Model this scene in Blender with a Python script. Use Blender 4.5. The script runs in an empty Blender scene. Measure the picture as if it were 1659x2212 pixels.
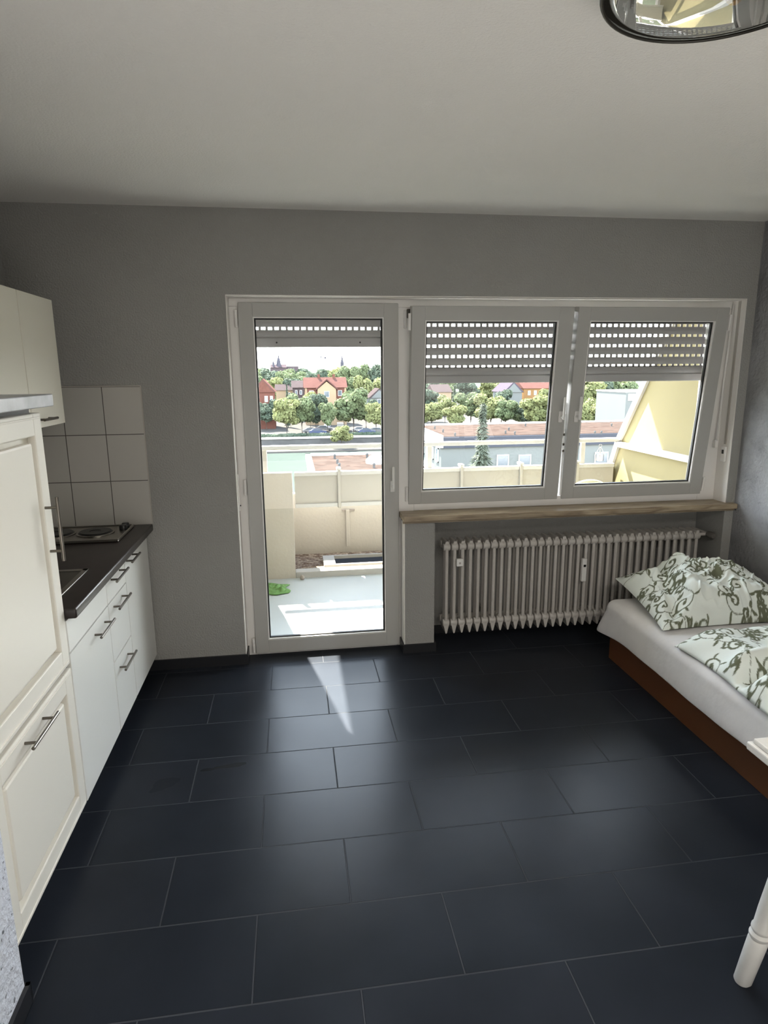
import bpy, bmesh, math, random
import numpy as np
from mathutils import Vector, Matrix, noise
random.seed(7)
PI = math.pi
S = bpy.context.scene
COL = S.collection

# ------------------------------------------------------------------ camera, light, exposure
W_PX, H_PX, F_PX = 1659, 2212, 1387.64
YAW, PITCH, ROLL = -0.1403, -0.2140, 0.0085
CAM = Vector((0.1688, -3.6254, 1.6861))
def rotm(a, b, c):
    return (Matrix.Rotation(a, 3, 'Z') @ Matrix.Rotation(b, 3, 'X') @ Matrix.Rotation(c, 3, 'Y'))
RM = rotm(YAW, PITCH, ROLL)            # local axes: x right, y forward, z up
cd = bpy.data.cameras.new('camera'); cam = bpy.data.objects.new('camera', cd); COL.objects.link(cam)
cd.sensor_fit = 'HORIZONTAL'; cd.sensor_width = 36.0; cd.lens = 36.0 * F_PX / W_PX
cd.clip_start = 0.02; cd.clip_end = 5000
cam.matrix_world = Matrix.Translation(CAM) @ (RM @ Matrix.Rotation(PI / 2, 3, 'X')).to_4x4()
S.camera = cam
S.view_settings.view_transform = 'Standard'; S.view_settings.look = 'None'
S.view_settings.gamma = 1.0; S.view_settings.use_curve_mapping = False
S.view_settings.exposure = 0.0

SKY = 21.0
SUN = 64.0
FILL_UP = 38.0
FILL_DOWN = 46.0
wd = bpy.data.worlds.new('world'); S.world = wd; wd.use_nodes = True
nt = wd.node_tree; nt.nodes.clear()
wo = nt.nodes.new('ShaderNodeOutputWorld'); wb = nt.nodes.new('ShaderNodeBackground')
wt = nt.nodes.new('ShaderNodeTexCoord'); ws = nt.nodes.new('ShaderNodeSeparateXYZ'); wr = nt.nodes.new('ShaderNodeValToRGB')
nt.links.new(wt.outputs['Generated'], ws.inputs[0]); nt.links.new(ws.outputs['Z'], wr.inputs[0])
wr.color_ramp.elements[0].position = 0.0; wr.color_ramp.elements[0].color = (0.97, 0.97, 0.96, 1)
wr.color_ramp.elements[1].position = 0.72; wr.color_ramp.elements[1].color = (0.14, 0.19, 0.27, 1)
we = wr.color_ramp.elements.new(0.50); we.color = (0.76, 0.87, 1.03, 1)       # bright haze low, deeper sky overhead
nt.links.new(wr.outputs[0], wb.inputs[0]); wb.inputs[1].default_value = SKY
nt.links.new(wb.outputs[0], wo.inputs[0])

sd = bpy.data.lights.new('sun', 'SUN'); sun = bpy.data.objects.new('sun', sd); COL.objects.link(sun)
sd.energy = SUN; sd.angle = math.radians(0.6); sd.color = (1.0, 0.94, 0.84)
sun.rotation_euler = Vector((0.40, -1.0, -1.40)).to_track_quat('-Z', 'Y').to_euler()
sun.location = (-4, 12, 16)

hd = bpy.data.lights.new('fill_up_light', 'AREA'); fill_up = bpy.data.objects.new('fill_up_light', hd); COL.objects.link(fill_up)
hd.shape = 'RECTANGLE'; hd.size = 3.4; hd.size_y = 1.1; hd.energy = FILL_UP; hd.color = (1.0, 0.95, 0.88)
fill_up.location = (.9, -4.1, .35); fill_up.rotation_euler = (math.radians(157), 0, 0)   # unseen fill light added behind the camera, aimed up to brighten the ceiling

rd_ = bpy.data.lights.new('fill_down_light', 'AREA'); rl_ = bpy.data.objects.new('fill_down_light', rd_); COL.objects.link(rl_)
rd_.shape = 'RECTANGLE'; rd_.size = 1.3; rd_.size_y = .5; rd_.energy = FILL_DOWN; rd_.color = (1.0, 0.95, 0.88)
rl_.location = (1.3, -3.75, 2.49)                 # added fill light, out of view under the rear ceiling, to brighten the bed

# ------------------------------------------------------------------ helpers
def at(u, v, y):
    """world point where the sight line of photo pixel (u, v) reaches depth y"""
    d = RM @ Vector(((u - W_PX / 2) / F_PX, 1, -(v - H_PX / 2) / F_PX))
    return CAM + d * ((y - CAM.y) / d.y)
def atz(u, v, z):
    d = RM @ Vector(((u - W_PX / 2) / F_PX, 1, -(v - H_PX / 2) / F_PX))
    return CAM + d * ((z - CAM.z) / d.z)

class B:
    """collects shapes, then becomes ONE mesh object"""
    def __init__(s): s.bm = bmesh.new(); s.smooth = False
    def box(s, x0, x1, y0, y1, z0, z1, bev=0.0, seg=2):
        M = Matrix.Translation(((x0+x1)/2, (y0+y1)/2, (z0+z1)/2)) @ Matrix.Diagonal((abs(x1-x0), abs(y1-y0), abs(z1-z0), 1))
        t = bmesh.new(); bmesh.ops.create_cube(t, size=1, matrix=M)
        if bev > 0: bmesh.ops.bevel(t, geom=list(t.edges), offset=bev, segments=seg, profile=0.5, affect='EDGES')
        s.merge(t); return s
    def merge(s, t, M=None):
        if M is not None: t.transform(M)
        me = bpy.data.meshes.new('t'); t.to_mesh(me); t.free(); s.bm.from_mesh(me); bpy.data.meshes.remove(me)
    def cyl(s, a, b, r, r2=None, n=16):
        a, b = Vector(a), Vector(b); d = b - a
        t = bmesh.new()
        bmesh.ops.create_cone(t, cap_ends=True, segments=n, radius1=r, radius2=r if r2 is None else r2, depth=d.length)
        s.merge(t, Matrix.Translation((a+b)/2) @ d.to_track_quat('Z', 'Y').to_matrix().to_4x4()); return s
    def lathe(s, prof, c=(0, 0, 0), n=24, axis=None):
        t = bmesh.new(); rings = []
        for r, z in prof:
            rings.append([t.verts.new((r*math.cos(2*PI*i/n), r*math.sin(2*PI*i/n), z)) for i in range(n)])
        for k in range(len(rings)-1):
            for i in range(n):
                t.faces.new((rings[k][i], rings[k][(i+1) % n], rings[k+1][(i+1) % n], rings[k+1][i]))
        if prof[0][0] > 1e-5: t.faces.new(rings[0][::-1])
        if prof[-1][0] > 1e-5: t.faces.new(rings[-1])
        M = Matrix.Translation(c)
        if axis is not None: M = M @ Vector(axis).to_track_quat('Z', 'Y').to_matrix().to_4x4()
        s.merge(t, M); return s
    def prism(s, pts, axis, a, b):
        """polygon pts in the two other axes, extruded along axis from a to b"""
        def mk(p, w): return {'x': (w, p[0], p[1]), 'y': (p[0], w, p[1]), 'z': (p[0], p[1], w)}[axis]
        t = bmesh.new(); v0 = [t.verts.new(mk(p, a)) for p in pts]; v1 = [t.verts.new(mk(p, b)) for p in pts]
        t.faces.new(v0); t.faces.new(v1[::-1]); n = len(pts)
        for i in range(n): t.faces.new((v0[i], v1[i], v1[(i+1) % n], v0[(i+1) % n]))
        bmesh.ops.recalc_face_normals(t, faces=t.faces); s.merge(t); return s
    def tube(s, pts, r, n=10, closed=False):
        pts = [Vector(p) for p in pts]; t = bmesh.new(); rings = []; N = len(pts)
        up = Vector((0, 0, 1))
        for i, p in enumerate(pts):
            if closed: d = pts[(i+1) % N] - pts[i-1]
            else: d = pts[min(i+1, N-1)] - pts[max(i-1, 0)]
            d.normalize(); u = d.cross(up)
            if u.length < 1e-3: u = d.cross(Vector((1, 0, 0)))
            u.normalize(); w = u.cross(d)
            rr = r[i] if isinstance(r, (list, tuple)) else r
            rings.append([t.verts.new(p + rr*(math.cos(2*PI*k/n)*u + math.sin(2*PI*k/n)*w)) for k in range(n)])
        for i in range(N if closed else N-1):
            A, C = rings[i], rings[(i+1) % N]
            for k in range(n): t.faces.new((A[k], A[(k+1) % n], C[(k+1) % n], C[k]))
        if not closed: t.faces.new(rings[0][::-1]); t.faces.new(rings[-1])
        bmesh.ops.recalc_face_normals(t, faces=t.faces); s.merge(t); return s
    def ring(s, x0, x1, z0, z1, y0, y1, wl, wr, wb, wt_, bev=0.0):
        """rectangular frame in the xz plane"""
        s.box(x0, x0+wl, y0, y1, z0, z1, bev); s.box(x1-wr, x1, y0, y1, z0, z1, bev)
        s.box(x0+wl, x1-wr, y0, y1, z0, z0+wb, bev); s.box(x0+wl, x1-wr, y0, y1, z1-wt_, z1, bev); return s
    def ico(s, c, r, sub=2, sc=(1, 1, 1), nz=0.0, fr=1.0):
        t = bmesh.new(); bmesh.ops.create_icosphere(t, subdivisions=sub, radius=1)
        for v in t.verts:
            k = 1 + nz*noise.noise(v.co*fr + Vector(c))
            v.co = Vector((v.co.x*sc[0], v.co.y*sc[1], v.co.z*sc[2]))*r*k + Vector(c)
        s.merge(t); return s
    def build(s, name, mat, parent=None, smooth=None, origin=None):
        me = bpy.data.meshes.new(name); s.bm.to_mesh(me); s.bm.free()
        o = bpy.data.objects.new(name, me); COL.objects.link(o)
        for m in (mat if isinstance(mat, (list, tuple)) else [mat]): me.materials.append(m)
        off = Vector(origin) if origin is not None else None
        if parent is not None:
            o.parent = parent
            off = root_of(parent)
            pl = parent.location if parent.parent is not None else Vector((0, 0, 0))
        if off is not None:
            me.transform(Matrix.Translation(-off))
            if parent is None: o.location = off
        if smooth:
            for p in me.polygons: p.use_smooth = True
            if smooth != True:
                try: me.set_sharp_from_angle(angle=math.radians(smooth))
                except Exception: pass
        return o
def root_of(o):
    while o.parent is not None: o = o.parent
    return Vector(o.location)
def thing(name, label, cat, loc=(0, 0, 0), group=None, kind=None):
    o = bpy.data.objects.new(name, None); COL.objects.link(o); o.location = loc; o.empty_display_size = 0.05
    return tag(o, label, cat, group, kind)
def tag(o, label=None, cat=None, group=None, kind=None):
    if label: o['label'] = label
    if cat: o['category'] = cat
    if group: o['group'] = group
    if kind: o['kind'] = kind
    return o
def struct(o): o['kind'] = 'structure'; return o
def dup(o, loc=None, label=None, parent=None, rot=None, scale=None):
    c = o.copy(); COL.objects.link(c); c.parent = parent
    if parent is None:
        if loc is not None: c.location = loc
        if rot is not None: c.rotation_euler = rot
        if scale is not None: c.scale = scale
        if label: c['label'] = label
    for ch in [k for k in ALLCH.get(o.name, [])]:
        n = dup(ch, parent=c)
    return c
ALLCH = {}
def reg(o):
    """remember the children of a prototype so that it can be copied"""
    ALLCH[o.name] = list(o.children)
    for c in o.children: reg(c)

# ------------------------------------------------------------------ materials
def mat(name, col, rough=0.5, metal=0.0, spec=0.5, var=0.0, vs=5.0, bump=0.0, bs=60.0, bd=3.0, coat=0.0, trans=0.0):
    m = bpy.data.materials.new(name); m.use_nodes = True; t = m.node_tree; p = t.nodes['Principled BSDF']
    p.inputs['Base Color'].default_value = (*col, 1); p.inputs['Roughness'].default_value = rough
    p.inputs['Metallic'].default_value = metal; p.inputs['Specular IOR Level'].default_value = spec
    p.inputs['Coat Weight'].default_value = coat
    tc = t.nodes.new('ShaderNodeTexCoord')
    if var > 0:
        n = t.nodes.new('ShaderNodeTexNoise'); n.inputs['Scale'].default_value = vs; n.inputs['Detail'].default_value = 5
        t.links.new(tc.outputs['Object'], n.inputs['Vector'])
        r = t.nodes.new('ShaderNodeValToRGB'); r.color_ramp.elements[0].position = .3; r.color_ramp.elements[1].position = .7
        r.color_ramp.elements[0].color = tuple(c*(1-var) for c in col) + (1,)
        r.color_ramp.elements[1].color = tuple(min(1, c*(1+var)) for c in col) + (1,)
        t.links.new(n.outputs['Fac'], r.inputs['Fac']); t.links.new(r.outputs['Color'], p.inputs['Base Color'])
    if bump > 0:
        n = t.nodes.new('ShaderNodeTexNoise'); n.inputs['Scale'].default_value = bs; n.inputs['Detail'].default_value = bd
        t.links.new(tc.outputs['Object'], n.inputs['Vector'])
        b = t.nodes.new('ShaderNodeBump'); b.inputs['Strength'].default_value = bump; b.inputs['Distance'].default_value = 0.01
        t.links.new(n.outputs['Fac'], b.inputs['Height']); t.links.new(b.outputs['Normal'], p.inputs['Normal'])
    return m
M = {}
M['wall'] = mat('woodchip_wall', (.345, .342, .322), .9, spec=.1, var=.04, vs=1.6, bump=.55, bs=110)
M['ceil'] = mat('ceiling_paint', (.86, .84, .80), .9, spec=.1, var=.02, vs=1.0, bump=.3, bs=120)
M['wall_r'] = mat('blotchy_grey_wall', (.27, .27, .28), .85, spec=.15, var=.28, vs=4.0, bump=1.0, bs=45, bd=6)
M['wall_l'] = mat('rough_pale_wall', (.70, .72, .78), .85, spec=.15, var=.06, vs=30, bump=1.0, bs=55, bd=6)
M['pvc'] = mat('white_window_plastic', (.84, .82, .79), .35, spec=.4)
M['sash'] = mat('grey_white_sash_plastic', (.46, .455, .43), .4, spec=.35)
M['gasket'] = mat('black_gasket', (.01, .01, .01), .6)
M['white_enamel'] = mat('radiator_enamel', (.56, .53, .49), .4, spec=.4, var=.05, vs=8)
M['sill'] = None
M['front'] = mat('white_kitchen_front', (.80, .80, .76), .32, spec=.45)
M['cream'] = mat('cream_fridge_front', (.82, .79, .71), .38, spec=.4)
M['cab'] = mat('cream_wall_cabinet', (.80, .77, .67), .4, spec=.35)
M['carc'] = mat('grey_carcass', (.14, .13, .12), .6)
M['dark'] = mat('dark_gap', (.012, .011, .01), .8)
M['steel'] = mat('brushed_steel', (.17, .155, .135), .32, metal=1.0)
M['steel_l'] = mat('stainless_steel', (.38, .36, .33), .28, metal=1.0, bump=.05, bs=200)
M['worktop'] = mat('dark_brown_worktop', (.020, .013, .011), .38, spec=.5, var=.3, vs=14)
M['marble'] = mat('grey_marbled_board', (.40, .41, .44), .35, var=.35, vs=9)
M['black'] = mat('black_plastic', (.01, .01, .01), .35)
M['wood_bed'] = mat('red_brown_laminate', (.12, .045, .018), .42, var=.15, vs=3)
M['sheet'] = mat('grey_white_sheet', (.74, .72, .71), .9, spec=.1, var=.03, vs=12, bump=.25, bs=25)
M['table'] = mat('white_lacquer', (.74, .73, .70), .35, spec=.4, var=.03, vs=30)
M['cord'] = mat('grey_webbing', (.45, .42, .38), .8)
M['baseboard'] = mat('dark_tile_skirting', (.016, .017, .020), .35)
M['rim'] = mat('black_lamp_rim', (.02, .017, .012), .35)
M['shut'] = mat('grey_shutter_slat', (.42, .40, .405), .5, spec=.4)
M['concrete'] = mat('beige_painted_concrete', (.42, .38, .325), .85, var=.05, vs=2, bump=.2, bs=40)
M['kerb'] = mat('white_kerb', (0.355, 0.341, 0.317), .8, var=.03, vs=6)
M['bfloor'] = mat('grey_balcony_coating', (.36, .385, .39), .55, var=.05, vs=3)
M['yellow'] = mat('pale_yellow_paint', (.180, .152, .070), .85, var=.03, vs=2)
M['wtrim'] = mat('white_trim_paint', (.46, .44, .41), .7)
M['brown_edge'] = mat('taupe_trim_paint', (.25, .21, .18), .8)
M['panel'] = mat('beige_planter_panel', (.38, .35, .30), .7, var=.03, vs=3)
M['green_cloth'] = mat('green_cloth', (0.112, 0.224, 0.070), .95, var=.2, vs=40, bump=.6, bs=60)
M['chair_y'] = mat('pale_yellow_plastic', (0.595, 0.560, 0.385), .4)
M['plaster'] = mat('white_plaster', (.085, .09, .086), .8, spec=0.0, var=.02, vs=.5)
M['fascia'] = mat('blue_grey_fascia', (.034, .036, .043), .7, spec=0.0)
M['bark'] = mat('bark', (0.028, 0.021, 0.015), .9, var=.3, vs=5)
M['peach'] = mat('peach_render', (0.163, 0.121, 0.079), .85, spec=0.0, var=.04, vs=.4)
M['brick'] = mat('dark_red_brick', (0.068, 0.031, 0.024), .9, spec=0.0, var=.15, vs=2)
M['roof'] = mat('red_roof_tiles', (.058, .030, .026), .8, spec=0.0, var=.12, vs=1.5)
M['roof_b'] = mat('brown_roof_tiles', (.038, .030, .030), .8, spec=0.0, var=.12, vs=1.5)
M['roof_m'] = mat('mauve_roof_tiles', (.044, .037, .046), .8, spec=0.0, var=.1, vs=1.5)
M['orange'] = mat('orange_render', (0.130, 0.075, 0.034), .85, spec=0.0, var=.05, vs=.4)
M['winglass'] = mat('dark_window_glass', (.05, .06, .07), .12)
M['winblue'] = mat('pale_blue_window', (0.072, 0.088, 0.104), .2)
M['asphalt'] = mat('pale_street', (.055, .052, .048), .9, spec=0.0, var=.08, vs=.1)
M['grass'] = mat('bank_ground', (.04, .045, .03), .95, spec=0.0, var=.3, vs=.3)
M['river'] = mat('green_grey_river_water', (.033, .041, .036), .9, spec=0.0, var=.1, vs=.05)
M['quay'] = mat('grey_quay_stone', (.05, .05, .049), .9, spec=0.0, var=.15, vs=1)
M['car_b'] = mat('dark_blue_paint', (.03, .04, .08), .25, coat=.5)
M['car_s'] = mat('silver_paint', (0.108, 0.110, 0.115), .3, metal=.6)
M['car_w'] = mat('white_car_paint', (0.180, 0.180, 0.178), .3, coat=.4)
M['tyre'] = mat('tyre_rubber', (.02, .02, .02), .8)
M['hill'] = mat('far_forest', (0.067, 0.091, 0.070), .95, spec=0.0, var=.25, vs=.02)
M['church'] = mat('hazy_church_stone', (.040, .038, .046), .9, spec=0.0)
M['church_r'] = mat('hazy_church_roof', (.045, .035, .038), .9, spec=0.0)
M['bulb'] = mat('frosted_amber_bulb', (.85, .50, .18), .3)
M['tag'] = mat('white_meter_plastic', (.80, .79, .76), .4)

def nodes(m): return m.node_tree, m.node_tree.nodes['Principled BSDF']

def leaf_mat(name, c1, c2, sc=.5, tr=.3):
    m = mat(name, c1, .85, spec=.15); t, p = nodes(m)
    tc = t.nodes.new('ShaderNodeTexCoord'); n = t.nodes.new('ShaderNodeTexNoise'); n.inputs['Scale'].default_value = sc
    n.inputs['Detail'].default_value = 4
    t.links.new(tc.outputs['Object'], n.inputs['Vector']); r = t.nodes.new('ShaderNodeValToRGB')
    r.color_ramp.elements[0].position = .35; r.color_ramp.elements[1].position = .65
    r.color_ramp.elements[0].color = (*c1, 1); r.color_ramp.elements[1].color = (*c2, 1)
    t.links.new(n.outputs['Fac'], r.inputs['Fac']); t.links.new(r.outputs[0], p.inputs['Base Color'])
    tl = t.nodes.new('ShaderNodeBsdfTranslucent'); t.links.new(r.outputs[0], tl.inputs[0])
    mx = t.nodes.new('ShaderNodeMixShader'); mx.inputs[0].default_value = tr
    t.links.new(p.outputs[0], mx.inputs[1]); t.links.new(tl.outputs[0], mx.inputs[2])
    t.links.new(mx.outputs[0], t.nodes['Material Output'].inputs[0]); return m
M['leaf_y'] = leaf_mat('yellow_green_leaves', (0.087, 0.100, 0.041), (0.161, 0.166, 0.073))
M['leaf_g'] = leaf_mat('mid_green_leaves', (0.057, 0.078, 0.036), (0.107, 0.124, 0.066))
M['leaf_d'] = leaf_mat('dark_green_leaves', (0.033, 0.049, 0.033), (0.065, 0.080, 0.056))
M['leaf_c'] = leaf_mat('blue_green_needles', (0.038, 0.049, 0.034), (0.089, 0.101, 0.074), sc=3)

def glass_mat(name, tint=(1, 1, 1), refl=1.0, both=False):
    m = bpy.data.materials.new(name); m.use_nodes = True; t = m.node_tree; t.nodes.clear()
    o = t.nodes.new('ShaderNodeOutputMaterial'); tr = t.nodes.new('ShaderNodeBsdfTransparent'); tr.inputs[0].default_value = (*tint, 1)
    g = t.nodes.new('ShaderNodeBsdfGlossy'); g.inputs['Roughness'].default_value = .0
    f = t.nodes.new('ShaderNodeFresnel'); f.inputs[0].default_value = 1.45
    mu = t.nodes.new('ShaderNodeMath'); mu.operation = 'MULTIPLY'; mu.inputs[1].default_value = refl
    mx = t.nodes.new('ShaderNodeMixShader')
    ge = t.nodes.new('ShaderNodeNewGeometry'); ib = t.nodes.new('ShaderNodeMath'); ib.operation = 'SUBTRACT'; ib.inputs[0].default_value = 1
    ib.inputs[1].default_value = 0
    if not both: t.links.new(ge.outputs['Backfacing'], ib.inputs[1])
    m2 = t.nodes.new('ShaderNodeMath'); m2.operation = 'MULTIPLY'; m2.use_clamp = True
    t.links.new(mu.outputs[0], m2.inputs[0]); t.links.new(ib.outputs[0], m2.inputs[1])
    t.links.new(f.outputs[0], mu.inputs[0]); t.links.new(m2.outputs[0], mx.inputs[0]); t.links.new(tr.outputs[0], mx.inputs[1])
    t.links.new(g.outputs[0], mx.inputs[2]); t.links.new(mx.outputs[0], o.inputs[0]); return m
M['glass'] = glass_mat('window_pane_glass', (.98, .99, .98))

# floor: dark slate tiles 60 x 30 cm in half bond
def floor_mat():
    m = mat('dark_slate_tiles', (.02, .02, .02), .3); t, p = nodes(m); L = t.links.new
    tc = t.nodes.new('ShaderNodeTexCoord'); mp = t.nodes.new('ShaderNodeMapping')
    mp.inputs['Location'].default_value = (60.0, 30.0556, 0); L(tc.outputs['Object'], mp.inputs[0])
    def brick(mortar):
        b = t.nodes.new('ShaderNodeTexBrick'); b.offset = .5; b.offset_frequency = 2; b.squash = 1.0
        b.inputs['Scale'].default_value = 1; b.inputs['Brick Width'].default_value = .6; b.inputs['Row Height'].default_value = .3
        b.inputs['Mortar Size'].default_value = mortar; b.inputs['Mortar Smooth'].default_value = .35; b.inputs['Bias'].default_value = 0
        b.inputs['Color1'].default_value = (.014, .017, .023, 1); b.inputs['Color2'].default_value = (.019, .022, .029, 1)
        b.inputs['Mortar'].default_value = (.050, .054, .062, 1); L(mp.outputs[0], b.inputs['Vector']); return b
    b = brick(.0030)
    n = t.nodes.new('ShaderNodeTexNoise'); n.inputs['Scale'].default_value = 2.6; n.inputs['Detail'].default_value = 6
    L(tc.outputs['Object'], n.inputs['Vector'])
    n2 = t.nodes.new('ShaderNodeMath'); n2.operation = 'MULTIPLY_ADD'; n2.inputs[1].default_value = 1.0; n2.inputs[2].default_value = .5
    L(n.outputs['Fac'], n2.inputs[0])
    mc = t.nodes.new('ShaderNodeVectorMath'); mc.operation = 'SCALE'; L(b.outputs['Color'], mc.inputs[0]); L(n2.outputs[0], mc.inputs['Scale'])
    # two dried smears on the tiles
    sx = t.nodes.new('ShaderNodeSeparateXYZ'); L(tc.outputs['Object'], sx.inputs[0])
    nn = t.nodes.new('ShaderNodeTexNoise'); nn.inputs['Scale'].default_value = 14; L(tc.outputs['Object'], nn.inputs['Vector'])
    def ell(cx, cy, rx, ry, sl):
        def mth(op, a, bb):
            q = t.nodes.new('ShaderNodeMath'); q.operation = op
            for i, w in enumerate((a, bb)):
                if isinstance(w, (int, float)): q.inputs[i].default_value = w
                else: L(w, q.inputs[i])
            return q.outputs[0]
        dx = mth('SUBTRACT', sx.outputs[0], cx); dy0 = mth('SUBTRACT', sx.outputs[1], cy); dy = mth('SUBTRACT', dy0, mth('MULTIPLY', dx, sl))
        q = mth('ADD', mth('POWER', mth('DIVIDE', mth('ABSOLUTE', dx, 0), rx), 2), mth('POWER', mth('DIVIDE', mth('ABSOLUTE', dy, 0), ry), 2))
        q = mth('ADD', q, mth('MULTIPLY', mth('SUBTRACT', nn.outputs['Fac'], .5), 2.6))
        return mth('LESS_THAN', q, .8)
    e1 = ell(-.17, -1.03, .12, .018, .12); e2 = ell(-.42, -1.12, .06, .05, .5)
    em = t.nodes.new('ShaderNodeMath'); em.operation = 'MAXIMUM'; L(e1, em.inputs[0])
    e2s = t.nodes.new('ShaderNodeMath'); e2s.operation = 'MULTIPLY'; e2s.inputs[1].default_value = .35; L(e2, e2s.inputs[0]); L(e2s.outputs[0], em.inputs[1])
    mx = t.nodes.new('ShaderNodeMix'); mx.data_type = 'RGBA'; L(em.outputs[0], mx.inputs[0]); L(mc.outputs[0], mx.inputs[6])
    mx.inputs[7].default_value = (.007, .007, .008, 1); L(mx.outputs[2], p.inputs['Base Color'])
    rr = t.nodes.new('ShaderNodeMapRange'); rr.inputs['To Min'].default_value = .26; rr.inputs['To Max'].default_value = .40
    L(n.outputs['Fac'], rr.inputs[0])
    ra = t.nodes.new('ShaderNodeMath'); ra.operation = 'MULTIPLY_ADD'; L(em.outputs[0], ra.inputs[0]); ra.inputs[1].default_value = .35; L(rr.outputs[0], ra.inputs[2])
    rm_ = t.nodes.new('ShaderNodeMath'); rm_.operation = 'MULTIPLY_ADD'; L(b.outputs['Fac'], rm_.inputs[0]); rm_.inputs[1].default_value = .5; L(ra.outputs[0], rm_.inputs[2])
    L(rm_.outputs[0], p.inputs['Roughness'])
    bp = t.nodes.new('ShaderNodeBump'); bp.inputs['Strength'].default_value = 1.0; bp.inputs['Distance'].default_value = .004; bp.invert = True
    L(b.outputs['Fac'], bp.inputs['Height']); L(bp.outputs[0], p.inputs['Normal'])
    p.inputs['Specular IOR Level'].default_value = .095
    return m
M['floor'] = floor_mat()
M['lining'] = mat('white_reveal_paint', (.86, .83, .79), .7, spec=.2)
M['soffit'] = mat('white_soffit_paint', (.80, .78, .74), .85, spec=.1)

def tile_wall_mat():
    m = mat('grey_white_wall_tiles', (.5, .5, .5), .25); t, p = nodes(m); L = t.links.new
    tc = t.nodes.new('ShaderNodeTexCoord'); mp = t.nodes.new('ShaderNodeMapping'); s = t.nodes.new('ShaderNodeSeparateXYZ'); c = t.nodes.new('ShaderNodeCombineXYZ')
    L(tc.outputs['Object'], s.inputs[0]); ad = t.nodes.new('ShaderNodeMath'); ad.operation = 'ADD'
    L(s.outputs[0], ad.inputs[0]); L(s.outputs[1], ad.inputs[1]); L(ad.outputs[0], c.inputs[0]); L(s.outputs[2], c.inputs[1])
    L(c.outputs[0], mp.inputs[0]); mp.inputs['Location'].default_value = (.622+20.4, -1.624+2.515*4, 0)
    b = t.nodes.new('ShaderNodeTexBrick'); b.offset = 0; b.inputs['Scale'].default_value = 1
    b.inputs['Brick Width'].default_value = .204; b.inputs['Row Height'].default_value = .2515; b.inputs['Mortar Size'].default_value = .0022
    b.inputs['Color1'].default_value = (.50, .49, .45, 1); b.inputs['Color2'].default_value = (.53, .51, .47, 1); b.inputs['Mortar'].default_value = (.10, .09, .08, 1)
    L(mp.outputs[0], b.inputs['Vector']); L(b.outputs['Color'], p.inputs['Base Color']); return m
M['walltile'] = tile_wall_mat()

def sill_mat():
    m = mat('veined_brown_stone', (.2, .15, .1), .4); t, p = nodes(m); L = t.links.new
    tc = t.nodes.new('ShaderNodeTexCoord'); mp = t.nodes.new('ShaderNodeMapping'); mp.inputs['Scale'].default_value = (1.5, 14, 14)
    n = t.nodes.new('ShaderNodeTexNoise'); n.inputs['Scale'].default_value = 3; n.inputs['Detail'].default_value = 8; n.inputs['Distortion'].default_value = 1.0
    L(tc.outputs['Object'], mp.inputs[0]); L(mp.outputs[0], n.inputs['Vector'])
    r = t.nodes.new('ShaderNodeValToRGB'); r.color_ramp.elements[0].position = .3; r.color_ramp.elements[1].position = .7
    r.color_ramp.elements[0].color = (.16, .11, .065, 1); r.color_ramp.elements[1].color = (.42, .34, .23, 1)
    L(n.outputs['Fac'], r.inputs['Fac']); L(r.outputs[0], p.inputs['Base Color']); return m
M['sill'] = sill_mat()

def gravel_mat(name, cols, scale):
    m = mat(name, cols[0], .9, spec=0.0); t, p = nodes(m); L = t.links.new
    tc = t.nodes.new('ShaderNodeTexCoord'); v = t.nodes.new('ShaderNodeTexVoronoi'); v.inputs['Scale'].default_value = scale
    L(tc.outputs['Object'], v.inputs['Vector']); s = t.nodes.new('ShaderNodeSeparateXYZ'); L(v.outputs['Color'], s.inputs[0])
    r = t.nodes.new('ShaderNodeValToRGB'); r.color_ramp.elements[0].color = (*cols[0], 1); r.color_ramp.elements[1].color = (*cols[1], 1)
    e = r.color_ramp.elements.new(.5); e.color = (*cols[2], 1)
    L(s.outputs[0], r.inputs[0]); L(r.outputs[0], p.inputs['Base Color'])
    b = t.nodes.new('ShaderNodeBump'); b.inputs['Strength'].default_value = .8; b.inputs['Distance'].default_value = .02; b.invert = True
    L(v.outputs['Distance'], b.inputs['Height']); L(b.outputs[0], p.inputs['Normal']); return m
M['gravel'] = gravel_mat('planter_gravel', ((.12, .08, .055), (.32, .26, .2), (.2, .15, .12)), 38)
M['roofgravel'] = gravel_mat('reddish_roof_gravel', ((.030, .021, .018), (.044, .031, .026), (.037, .028, .024)), 1.3)

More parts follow.
